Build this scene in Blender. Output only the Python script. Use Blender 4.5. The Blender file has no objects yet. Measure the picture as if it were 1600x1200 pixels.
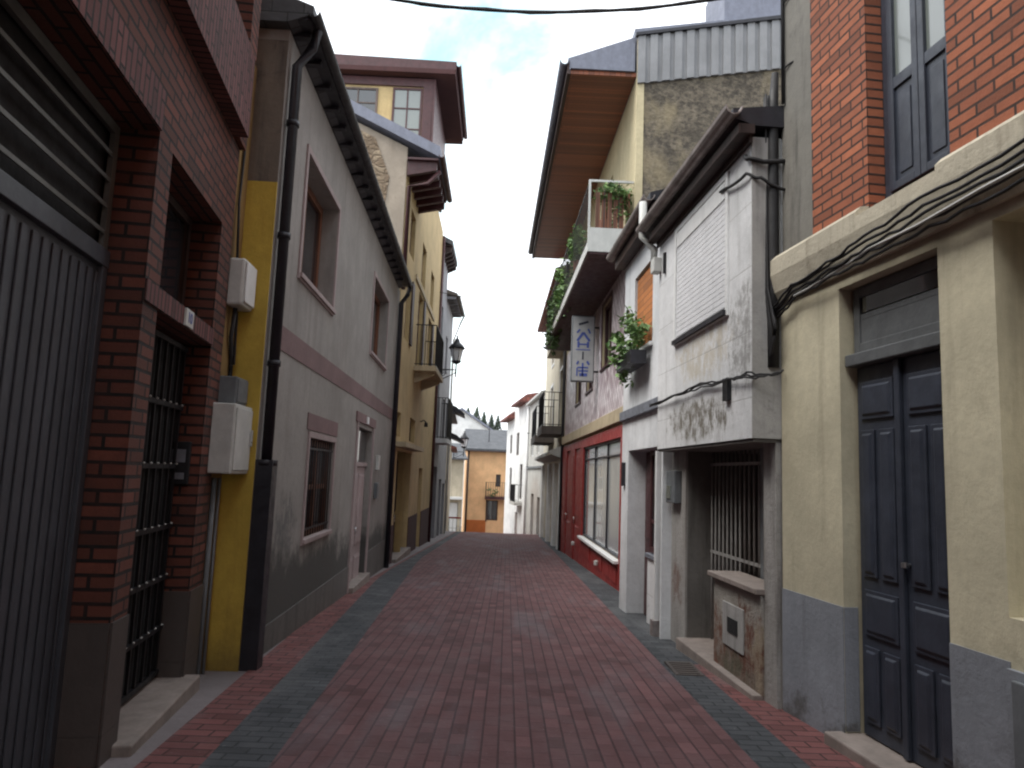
import bpy, math, random
from mathutils import Vector, Matrix, Euler
random.seed(7)
sc = bpy.context.scene
COL = sc.collection
SL = .037

def zg(y):
    """height of the street surface at distance y"""
    if y < 37: return -SL*y
    if y < 62: return -SL*37-.088*(y-37)
    return -SL*37-.088*25-.02*(y-62)

# ------------------------------------------------------------------ materials
def newmat(name):
    m = bpy.data.materials.new(name); m.use_nodes = True
    nt = m.node_tree; b = nt.nodes['Principled BSDF']
    return m, nt, b
def N(nt, t, **k):
    n = nt.nodes.new(t)
    for a, v in k.items():
        if a in n.inputs: n.inputs[a].default_value = v
        else: setattr(n, a, v)
    return n
def c4(c): return (c[0], c[1], c[2], 1)
def mixc(nt, fac, a, b, mode='MIX'):
    n = nt.nodes.new('ShaderNodeMix'); n.data_type = 'RGBA'; n.blend_type = mode
    for s, v in ((0, fac), (6, a), (7, b)):
        if hasattr(v, 'is_output'): nt.links.new(v, n.inputs[s])
        elif s == 0: n.inputs[0].default_value = v
        else: n.inputs[s].default_value = c4(v)
    return n.outputs[2]
def ramp(nt, src, lo, hi, a=0., b=1.):
    n = nt.nodes.new('ShaderNodeMapRange'); n.inputs[1].default_value = lo; n.inputs[2].default_value = hi
    n.inputs[3].default_value = a; n.inputs[4].default_value = b; n.interpolation_type = 'SMOOTHSTEP'
    nt.links.new(src, n.inputs[0]); return n.outputs[0]
def math_(nt, op, a, b=0.):
    n = nt.nodes.new('ShaderNodeMath'); n.operation = op
    for s, v in ((0, a), (1, b)):
        if hasattr(v, 'is_output'): nt.links.new(v, n.inputs[s])
        else: n.inputs[s].default_value = v
    return n.outputs[0]
def coords(nt, kind='Object', scale=(1, 1, 1), loc=(0, 0, 0)):
    tc = nt.nodes.new('ShaderNodeTexCoord'); mp = nt.nodes.new('ShaderNodeMapping')
    mp.inputs['Scale'].default_value = scale; mp.inputs['Location'].default_value = loc
    nt.links.new(tc.outputs[kind], mp.inputs[0]); return mp.outputs[0]
def noise(nt, vec, scale, detail=5, rough=.6, dist=0):
    n = N(nt, 'ShaderNodeTexNoise'); n.inputs['Scale'].default_value = scale; n.inputs['Detail'].default_value = detail
    n.inputs['Roughness'].default_value = rough; n.inputs['Distortion'].default_value = dist
    nt.links.new(vec, n.inputs['Vector']); return n.outputs['Fac']
def bump(nt, b, src, dist, strength=1.):
    n = nt.nodes.new('ShaderNodeBump'); n.inputs['Distance'].default_value = dist; n.inputs['Strength'].default_value = strength
    nt.links.new(src, n.inputs['Height'])
    nt.links.new(n.outputs[0], b.inputs['Normal']); return n

def plaster(name, col, dirt=None, amount=.5, streak=.5, patches=(), rough=.9, bd=.006, seed=0., low=None, blocks=None):
    """painted or rendered wall: mottling, rain streaks, irregular dirt; patches = (u, z, ru, rz, colour, amount)"""
    m, nt, b = newmat(name)
    dirt = dirt or [c*.45 for c in col]
    o = coords(nt, loc=(seed, seed*.7, seed*.3))
    base = mixc(nt, ramp(nt, noise(nt, o, 1.3, 6, .65), .3, .7), [c*.82 for c in col], [min(.85, c*1.1) for c in col])
    base = mixc(nt, ramp(nt, noise(nt, o, 14, 5, .7), .35, .75, 0, .35), base, [c*.7 for c in col])
    st = noise(nt, coords(nt, scale=(4.5, 4.5, .45), loc=(seed, 0, 3+seed)), 1, 6, .65)
    base = mixc(nt, ramp(nt, st, .5, .72, 0, streak), base, dirt)
    bl = noise(nt, o, 2.6, 8, .75, .5)
    base = mixc(nt, ramp(nt, bl, .56, .74, 0, amount), base, dirt)
    if low:   # damp staining that rises irregularly from the pavement: (z, softness, colour, amount)
        s = nt.nodes.new('ShaderNodeSeparateXYZ'); nt.links.new(coords(nt), s.inputs[0])
        h = math_(nt, 'ADD', s.outputs['Z'], math_(nt, 'MULTIPLY', math_(nt, 'SUBTRACT', noise(nt, o, 2.2, 7, .7), .5), 1.3))
        h = math_(nt, 'ADD', h, math_(nt, 'MULTIPLY', s.outputs['X'], low[4] if len(low) > 4 else SL))
        base = mixc(nt, ramp(nt, h, low[0]+low[1], low[0]-low[1], 0, low[3]), base, low[2])
    for (u, z, ru, rz, pc, pa) in patches:
        s = nt.nodes.new('ShaderNodeSeparateXYZ'); nt.links.new(coords(nt), s.inputs[0])
        dx = math_(nt, 'DIVIDE', math_(nt, 'SUBTRACT', s.outputs['X'], u), ru)
        dz = math_(nt, 'DIVIDE', math_(nt, 'SUBTRACT', s.outputs['Z'], z), rz)
        d = math_(nt, 'ADD', math_(nt, 'POWER', math_(nt, 'ABSOLUTE', dx), 2.), math_(nt, 'POWER', math_(nt, 'ABSOLUTE', dz), 2.))
        k = math_(nt, 'ADD', ramp(nt, d, 0, 3.2, .1, -.35), noise(nt, coords(nt, scale=(1.4, 1.4, .8), loc=(u, 1, z)), 6, 9, .82))
        base = mixc(nt, ramp(nt, k, .5, .66, 0, pa), base, pc)
    h = noise(nt, o, 22, 8, .7)
    if blocks:
        br = N(nt, 'ShaderNodeTexBrick'); br.inputs['Scale'].default_value = 1; br.inputs['Brick Width'].default_value = blocks[0]
        br.inputs['Row Height'].default_value = blocks[1]; br.inputs['Mortar Size'].default_value = .006; br.offset = blocks[2] if len(blocks) > 2 else 0
        nt.links.new(coords(nt, 'UV'), br.inputs['Vector'])
        base = mixc(nt, math_(nt, 'MULTIPLY', br.outputs['Fac'], .45), base, dirt)
        h = math_(nt, 'SUBTRACT', h, math_(nt, 'MULTIPLY', br.outputs['Fac'], .7))
    nt.links.new(base, b.inputs['Base Color']); b.inputs['Roughness'].default_value = rough
    bump(nt, b, h, bd)
    return m

def brick(name, c1, c2, mortar, w=.24, h=.062, ms=.009, vert=False, dirt=(.02, .018, .018), amount=.4, seed=0, cracks=.5, offset=.5):
    m, nt, b = newmat(name)
    tc = nt.nodes.new('ShaderNodeTexCoord'); mp = nt.nodes.new('ShaderNodeMapping')
    if vert: mp.inputs['Rotation'].default_value = (0, 0, math.pi/2)
    nt.links.new(tc.outputs['UV'], mp.inputs[0])
    wob = noise(nt, coords(nt), 3., 3); v = nt.nodes.new('ShaderNodeVectorMath'); v.operation = 'ADD'
    cb = nt.nodes.new('ShaderNodeCombineXYZ'); nt.links.new(math_(nt, 'MULTIPLY', math_(nt, 'SUBTRACT', wob, .5), .012), cb.inputs[1])
    nt.links.new(mp.outputs[0], v.inputs[0]); nt.links.new(cb.outputs[0], v.inputs[1])
    br = N(nt, 'ShaderNodeTexBrick'); br.inputs['Scale'].default_value = 1
    br.inputs['Brick Width'].default_value = w; br.inputs['Row Height'].default_value = h; br.inputs['Mortar Size'].default_value = ms
    br.inputs['Mortar Smooth'].default_value = .15; br.inputs['Bias'].default_value = -.1; br.offset = offset
    br.inputs['Color1'].default_value = c4(c1); br.inputs['Color2'].default_value = c4(c2); br.inputs['Mortar'].default_value = c4(mortar)
    nt.links.new(v.outputs[0], br.inputs['Vector'])
    od = N(nt, 'ShaderNodeTexBrick'); od.inputs['Scale'].default_value = 1; od.inputs['Brick Width'].default_value = w
    od.inputs['Row Height'].default_value = h; od.inputs['Mortar Size'].default_value = 0.; od.offset = offset
    od.inputs['Color1'].default_value = (0, 0, 0, 1); od.inputs['Color2'].default_value = (1, 1, 1, 1); nt.links.new(v.outputs[0], od.inputs['Vector'])
    col = mixc(nt, math_(nt, 'MULTIPLY', ramp(nt, od.outputs['Color'], .8, .95, 0, .7), math_(nt, 'SUBTRACT', 1., br.outputs['Fac'])), br.outputs['Color'], [x*.45 for x in c1])
    col = mixc(nt, math_(nt, 'MULTIPLY', ramp(nt, od.outputs['Color'], .15, .0, 0, .6), math_(nt, 'SUBTRACT', 1., br.outputs['Fac'])), col, [min(1, x*1.4) for x in c1])
    o = coords(nt, loc=(seed, seed, 0))
    col = mixc(nt, ramp(nt, noise(nt, o, 9, 6, .7), .35, .8, 0, .5), col, [c*.5 for c in c1])
    col = mixc(nt, ramp(nt, noise(nt, o, 1.1, 6, .7), .45, .8, 0, amount), col, dirt)
    nt.links.new(col, b.inputs['Base Color']); b.inputs['Roughness'].default_value = .85
    hh = math_(nt, 'ADD', math_(nt, 'MULTIPLY', br.outputs['Fac'], -1.), math_(nt, 'MULTIPLY', noise(nt, o, 60, 4), .3))
    bump(nt, b, hh, .012)
    return m

def simple(name, col, rough=.6, metal=0., var=.25, scale=6., bd=.0015, wear=None, spec=None):
    m, nt, b = newmat(name)
    o = coords(nt)
    c = mixc(nt, ramp(nt, noise(nt, o, scale, 6, .7), .3, .75), [x*(1-var) for x in col], [min(.9, x*(1+var)) for x in col])
    c = mixc(nt, ramp(nt, noise(nt, coords(nt, scale=(7, 7, .8)), 1, 6, .7), .5, .75, 0, .35), c, [x*.5 for x in col])
    if wear: c = mixc(nt, ramp(nt, noise(nt, o, scale*2.5, 8, .8), .6, .72, 0, .7), c, wear)
    nt.links.new(c, b.inputs['Base Color']); b.inputs['Metallic'].default_value = metal
    nt.links.new(ramp(nt, noise(nt, o, scale*1.7, 5), .2, .8, max(0, rough-.12), min(1, rough+.15)), b.inputs['Roughness'])
    if spec is not None: b.inputs['Specular IOR Level'].default_value = spec
    bump(nt, b, noise(nt, o, scale*6, 5), bd)
    return m

def planks(name, col, width=.1, axis=0, rough=.6, dark=None, var=.35):
    m, nt, b = newmat(name)
    br = N(nt, 'ShaderNodeTexBrick'); br.inputs['Scale'].default_value = 1
    br.inputs['Brick Width'].default_value = 2.4; br.inputs['Row Height'].default_value = width; br.inputs['Mortar Size'].default_value = .005
    tc = nt.nodes.new('ShaderNodeTexCoord'); mp = nt.nodes.new('ShaderNodeMapping')
    if axis: mp.inputs['Rotation'].default_value = (0, 0, math.pi/2)
    nt.links.new(tc.outputs['UV'], mp.inputs[0]); nt.links.new(mp.outputs[0], br.inputs['Vector'])
    br.inputs['Color1'].default_value = c4([x*(1-var) for x in col]); br.inputs['Color2'].default_value = c4([x*(1+var) for x in col])
    br.inputs['Mortar'].default_value = c4(dark or [x*.25 for x in col])
    g = noise(nt, coords(nt, scale=(9, 9, 1.5)), 2, 6, .7)
    c = mixc(nt, ramp(nt, g, .3, .8, 0, .5), br.outputs['Color'], [x*.55 for x in col])
    nt.links.new(c, b.inputs['Base Color']); b.inputs['Roughness'].default_value = rough
    bump(nt, b, math_(nt, 'MULTIPLY', br.outputs['Fac'], -1.), .006)
    return m

def rubble(name, c1, c2, mortar, scale=5.):
    m, nt, b = newmat(name)
    o = coords(nt, scale=(1, 1, 1.5))
    wv = nt.nodes.new('ShaderNodeVectorMath'); wv.operation = 'ADD'
    nz = N(nt, 'ShaderNodeTexNoise'); nz.inputs['Scale'].default_value = 3; nt.links.new(o, nz.inputs['Vector'])
    sc_ = nt.nodes.new('ShaderNodeVectorMath'); sc_.operation = 'SCALE'; sc_.inputs['Scale'].default_value = .55
    nt.links.new(nz.outputs['Color'], sc_.inputs[0]); nt.links.new(o, wv.inputs[0]); nt.links.new(sc_.outputs[0], wv.inputs[1])
    v = N(nt, 'ShaderNodeTexVoronoi'); v.inputs['Scale'].default_value = scale; nt.links.new(wv.outputs[0], v.inputs['Vector'])
    e = N(nt, 'ShaderNodeTexVoronoi'); e.feature = 'DISTANCE_TO_EDGE'; e.inputs['Scale'].default_value = scale; nt.links.new(wv.outputs[0], e.inputs['Vector'])
    sp = nt.nodes.new('ShaderNodeSeparateColor'); nt.links.new(v.outputs['Color'], sp.inputs[0])
    c = mixc(nt, sp.outputs[0], c1, c2)
    c = mixc(nt, ramp(nt, noise(nt, o, 8, 8, .75), .3, .75, 0, .6), c, [x*.5 for x in c1])
    c = mixc(nt, ramp(nt, noise(nt, o, .8, 5, .6), .5, .62, 0, .7), c, [x*1.35 for x in c2])
    c = mixc(nt, ramp(nt, e.outputs['Distance'], .14, .0, 0, .6), c, mortar)
    c = mixc(nt, ramp(nt, noise(nt, o, 3.5, 9, .8), .42, .6, 0, .75), c, [(x+y)/2 for x, y in zip(c1, mortar)])
    nt.links.new(c, b.inputs['Base Color']); b.inputs['Roughness'].default_value = .95
    hh = math_(nt, 'ADD', ramp(nt, e.outputs['Distance'], 0, .2), math_(nt, 'MULTIPLY', noise(nt, o, 14, 8, .75), .8))
    bump(nt, b, hh, .022)
    return m

def roughcast(name, c1, c2, c3):
    m, nt, b = newmat(name); o = coords(nt, scale=(1, 1, 1.4))
    n1 = noise(nt, o, 9, 10, .78, .3); n2 = noise(nt, o, 2.2, 6, .65); n3 = noise(nt, coords(nt, scale=(1, 1, .6), loc=(3, 1, 2)), .9, 5, .6)
    c = mixc(nt, ramp(nt, n1, .36, .64), c1, c2); c = mixc(nt, ramp(nt, n2, .45, .7, 0, .6), c, [x*.7 for x in c1])
    c = mixc(nt, ramp(nt, n3, .52, .66, 0, .55), c, c3); c = mixc(nt, ramp(nt, noise(nt, o, 30, 6, .7), .5, .75, 0, .5), c, c1)
    nt.links.new(c, b.inputs['Base Color']); b.inputs['Roughness'].default_value = .95; bump(nt, b, n1, .05); return m
def glass(name, tint=(.02, .022, .026), rough=.06):
    m, nt, b = newmat(name)
    b.inputs['Base Color'].default_value = c4(tint); b.inputs['Roughness'].default_value = rough
    b.inputs['Specular IOR Level'].default_value = .9; b.inputs['Coat Weight'].default_value = .5; b.inputs['Coat Roughness'].default_value = .03
    bump(nt, b, noise(nt, coords(nt), 1.7, 2), .004)
    return m

def leafmat(name, c1, c2):
    m, nt, b = newmat(name)
    g = nt.nodes.new('ShaderNodeNewGeometry')
    c = mixc(nt, g.outputs['Random Per Island'], c1, c2)
    nt.links.new(c, b.inputs['Base Color']); b.inputs['Roughness'].default_value = .55
    return m

def tiles(name, c1, c2, mortar, w, h, ms, rot=0., rough=.45):
    m, nt, b = newmat(name)
    br = N(nt, 'ShaderNodeTexBrick'); br.inputs['Scale'].default_value = 1; br.offset = 0 if rot else .5
    br.inputs['Brick Width'].default_value = w; br.inputs['Row Height'].default_value = h; br.inputs['Mortar Size'].default_value = ms
    br.inputs['Color1'].default_value = c4(c1); br.inputs['Color2'].default_value = c4(c2); br.inputs['Mortar'].default_value = c4(mortar)
    tc = nt.nodes.new('ShaderNodeTexCoord'); mp = nt.nodes.new('ShaderNodeMapping'); mp.inputs['Rotation'].default_value = (0, 0, rot)
    nt.links.new(tc.outputs['UV'], mp.inputs[0]); nt.links.new(mp.outputs[0], br.inputs['Vector'])
    c = mixc(nt, ramp(nt, noise(nt, coords(nt), 2.5, 7, .7), .4, .8, 0, .45), br.outputs['Color'], [x*.5 for x in c1])
    nt.links.new(c, b.inputs['Base Color']); b.inputs['Roughness'].default_value = rough
    bump(nt, b, math_(nt, 'ADD', math_(nt, 'MULTIPLY', br.outputs['Fac'], -1.), math_(nt, 'MULTIPLY', noise(nt, coords(nt), 18, 4), .5)), .008)
    return m

M = {}
M['brickL'] = brick('dark red brick', (.14, .042, .027), (.09, .028, .018), (.006, .005, .005), amount=.45, w=.27, h=.078, ms=.011)
M['brickLs'] = brick('upright red brick', (.16, .057, .054), (.115, .04, .039), (.014, .01, .01), w=.27, h=.07, ms=.009, vert=True)
M['brickR'] = brick('orange brick', (.36, .115, .055), (.26, .08, .042), (.03, .018, .014), w=.255, h=.068, ms=.009, amount=.25, seed=3)
M['granite'] = plaster('brown stone plinth', (.075, .06, .055), blocks=(.9, .6, .5), rough=.6, bd=.003)
M['step'] = simple('worn stone step', (.24, .20, .18), .8, var=.2)
M['greymetal'] = simple('grey painted metal', (.06, .066, .082), .5, .1, .15, 3)
M['porch'] = plaster('porch plaster with painted shade', (.16, .15, .14), (.05, .045, .04), .6, .7, seed=41)  # porch recess and soffit plaster, their shade put into a darker colour
M['bars'] = simple('dull white bars', (.33, .32, .31), .5, .1, .2, wear=(.15, .1, .08))
M['louvre'] = simple('pale grey metal bars', (.14, .145, .14), .45, .3, .15, 3)
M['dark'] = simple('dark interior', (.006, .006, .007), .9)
M['black'] = simple('black iron', (.012, .012, .015), .5, .3, .3)
M['pipe'] = simple('dark drainpipe', (.018, .017, .024), .45, .1, .3)
M['gutter'] = simple('dark gutter', (.03, .028, .032), .5, .2, .3)
M['metalg'] = simple('zinc gutter', (.3, .26, .25), .5, .4, .3, wear=(.08, .05, .04))
M['ochre'] = plaster('dirty ochre wall', (.26, .16, .055), (.05, .03, .02), .9, .9, seed=4)
M['yellowp'] = plaster('yellow painted edge', (.52, .36, .06), (.22, .13, .03), .3, .5, seed=2, low=(-.1, .5, (.09, .06, .025), .8, 0))
M['conc'] = plaster('bare brown cement', (.17, .14, .115), (.06, .05, .045), .8, .9, seed=6)
M['stucco3'] = plaster('grey stucco', (.29, .268, .25), (.15, .125, .12), .25, .45, seed=1, bd=.005,
                       low=(.62, .2, (.07, .066, .062), 1.), patches=((1.2, .9, .5, .35, (.1, .1, .1), .8), (7.6, 1., .6, .8, (.16, .14, .13), .5)))
M['dado3'] = plaster('dark cement skirting', (.13, .12, .113), (.05, .047, .045), .8, .8, seed=8)
M['pink'] = plaster('mauve paint', (.2, .125, .125), (.11, .08, .08), .3, .3, seed=3)
M['pinkl'] = plaster('pale pink frame', (.36, .285, .28), (.25, .18, .18), .3, .3, seed=3)
M['woodb'] = planks('brown wood', (.16, .06, .03), .11, 1)
M['woodd'] = planks('dark stained wood', (.045, .022, .018), .12, 1)
M['woodg'] = planks('greyed wood', (.1, .07, .06), .1, 1)
M['roof'] = tiles('slate roof', (.05, .052, .06), (.08, .082, .09), (.02, .02, .022), .3, .22, .008, rough=.6)
M['rooftile'] = tiles('red clay roof', (.22, .07, .05), (.16, .05, .04), (.05, .02, .018), .25, .3, .02, rough=.8)
M['redtrim'] = simple('oxblood trim', (.06, .018, .02), .5, 0, .25)
M['yellow4'] = plaster('warm yellow render', (.52, .39, .2), (.26, .18, .09), .3, .45, seed=5)
M['maroon'] = plaster('maroon dado', (.06, .022, .022), (.03, .014, .014), .3, .3, seed=5)
M['stone4'] = rubble('patched rubble', (.22, .155, .10), (.42, .33, .23), (.12, .09, .065), 3.6)
M['beige4'] = plaster('beige gable render', (.36, .30, .24), (.2, .16, .12), .7, .7, seed=9)
M['cream1'] = plaster('cream paint', (.55, .50, .365), (.26, .225, .16), .35, .45, seed=11, bd=.004)
M['cornice1'] = plaster('weathered cornice', (.52, .47, .37), (.17, .14, .10), .6, .75, seed=12, bd=.008)
M['dado1'] = plaster('blue grey dado', (.25, .265, .30), (.12, .12, .13), .45, .35, seed=13, bd=.006, low=(-.13, .09, (.07, .065, .06), .75, -SL))
M['conc1'] = plaster('grey cement strip', (.19, .18, .16), (.07, .065, .06), .7, .9, seed=14)
M['door1'] = simple('blue black door paint', (.036, .042, .06), .42, 0, .22, 5, wear=(.07, .075, .085))
M['transom'] = simple('grey transom', (.1, .105, .11), .5, 0, .2)
M['white2'] = plaster('stained white render', (.68, .68, .69), (.30, .29, .28), .6, .55, seed=15, blocks=(1.1, .55, 0),
                      patches=((1.45, 2.12, 1., .24, (.12, .1, .07), .95), (2.75, 2.75, .5, .5, (.2, .19, .18), .75), (1.6, 2.8, .9, .35, (.45, .38, .26), .6)))
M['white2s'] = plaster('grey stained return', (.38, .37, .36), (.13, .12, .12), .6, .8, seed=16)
M['pier2'] = plaster('flaking grey pier', (.34, .325, .31), (.13, .11, .1), .5, .7, seed=17, bd=.012,
                     patches=((.2, .35, .25, .3, (.13, .06, .04), .7),))
M['low2'] = plaster('flaking low wall', (.33, .31, .28), (.1, .07, .055), .85, .8, seed=18, low=(.12, .3, (.13, .075, .05), .7, -SL), bd=.02,
                    patches=((2.35, .12, .5, .4, (.13, .05, .03), 1.), (1.6, .0, .3, .45, (.14, .06, .035), 1.), (2.1, -.15, .5, .18, (.09, .08, .05), .9), (2.6, .1, .2, .3, (.3, .24, .17), .8)))
M['white3'] = plaster('cool white render', (.66, .67, .69), (.33, .33, .34), .3, .5, seed=19)
M['ledge'] = simple('blue grey ledge', (.16, .17, .2), .7, 0, .25)
M['shutter'] = simple('white roller shutter', (.66, .66, .68), .5, 0, .08)
M['orange'] = planks('orange wood shutter', (.42, .15, .04), .09, 0)
M['red4'] = simple('red shopfront paint', (.27, .022, .02), .5, 0, .2, 4)
M['band4'] = plaster('sandstone band', (.45, .37, .25), (.25, .19, .12), .3, .4, seed=20)
M['tile4'] = tiles('pink white cladding', (.74, .68, .70), (.30, .2, .23), (.22, .15, .17), .2, .2, .014, rot=.785)
M['cream4'] = plaster('cream edge render', (.55, .47, .30), (.3, .24, .15), .25, .35, seed=21)
M['stone4r'] = roughcast('dark roughcast gable', (.065, .055, .045), (.24, .20, .15), (.38, .31, .19))
M['corr'] = simple('corrugated sheet', (.24, .24, .25), .6, .1, .12, 2)
M['soffit'] = planks('varnished soffit', (.26, .075, .032), .1, 1, .45)
M['fascia'] = simple('slate blue fascia', (.17, .18, .23), .6, 0, .15)
M['white'] = simple('white paint', (.7, .7, .7), .5, 0, .08)
M['offwhite'] = simple('grey white plastic', (.5, .5, .48), .45, 0, .1)
M['greybox'] = simple('grey plastic', (.13, .14, .15), .5, 0, .15)
M['glass'] = glass('window glass')
M['glassb'] = glass('pale window glass', (.16, .18, .17), .2)
M['glass_refl'] = glass('shop glass with painted reflection', (.42, .44, .45), .15)  # pale tint paints bright reflections into the shop panes
M['curtain'] = simple('pale curtain', (.5, .5, .48), .9, 0, .1)
M['cream5'] = plaster('pale cream render', (.62, .57, .46), (.35, .3, .24), .3, .4, seed=22)
M['grey6'] = plaster('pale grey render', (.5, .49, .46), (.28, .26, .24), .5, .5, seed=23, patches=((4, .2, 2.5, 1.4, (.33, .25, .2), .6),))
M['white7'] = plaster('white render', (.74, .74, .73), (.5, .48, .45), .2, .3, seed=24)
M['orangew'] = plaster('apricot render', (.78, .47, .25), (.55, .32, .16), .2, .25, seed=25)
M['orangedado'] = plaster('orange skirting', (.5, .14, .035), (.3, .09, .03), .2, .3, seed=26)
M['grey5'] = plaster('grey house render', (.28, .28, .3), (.15, .15, .16), .4, .5, seed=27)
M['brownwall'] = plaster('brown shop wall', (.14, .12, .11), (.06, .05, .05), .6, .6, seed=33)
M['beige7'] = plaster('beige render', (.48, .42, .32), (.26, .22, .16), .4, .5, seed=28)
M['terracotta'] = simple('terracotta', (.16, .065, .04), .8)
M['leaf'] = leafmat('green leaves', (.04, .10, .025), (.15, .25, .07))
M['leafd'] = leafmat('dark leaves', (.03, .07, .025), (.09, .16, .05))
M['pine'] = leafmat('pine needles', (.02, .035, .02), (.04, .06, .035))
M['bark'] = simple('bark', (.05, .035, .025), .9)
M['paint_y'] = simple('yellow road paint', (.65, .42, .04), .6)
M['blue'] = simple('blue lettering', (.06, .09, .32), .5, 0, .1)
M['ink'] = simple('dark lettering', (.03, .03, .05), .5, 0, .1)
M['signface'] = simple('pale sign face', (.36, .36, .36), .4, 0, .08)
M['hill'] = simple('wooded hillside', (.045, .055, .035), .95, 0, .4, .3)
M['lampglass'] = glass('frosted lamp glass', (.55, .55, .57), .3)
M['cable'] = simple('black cable', (.015, .014, .016), .6)
M['silver'] = simple('bright steel', (.55, .55, .56), .3, .9, .1)

# ------------------------------------------------------------------ frames and meshes
class Frame:
    """local x runs along the facade, local y into the building, z is up"""
    def __init__(s, p0, p1):
        s.o = Vector((p0[0], p0[1], 0)); d = Vector((p1[0]-p0[0], p1[1]-p0[1], 0)); s.L = d.length; s.a = math.atan2(d.y, d.x)
    def pt(s, u, v, z):
        return s.o + Vector((math.cos(s.a)*u-math.sin(s.a)*v, math.sin(s.a)*u+math.cos(s.a)*v, z))
WORLD = Frame((0, 0), (1, 0))

def settag(o, label=None, cat=None, group=None, kind=None):
    if label: o['label'] = label
    if cat: o['category'] = cat
    if group: o['group'] = group
    if kind: o['kind'] = kind
    return o
def thing(name, label, cat, fr, org, group=None):
    o = bpy.data.objects.new(name, None); COL.objects.link(o); o.empty_display_size = .2
    o.location = fr.pt(*org); o.rotation_euler = (0, 0, fr.a)
    T[o.name] = Vector(org)
    return settag(o, label, cat, group)
T = {}

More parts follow.
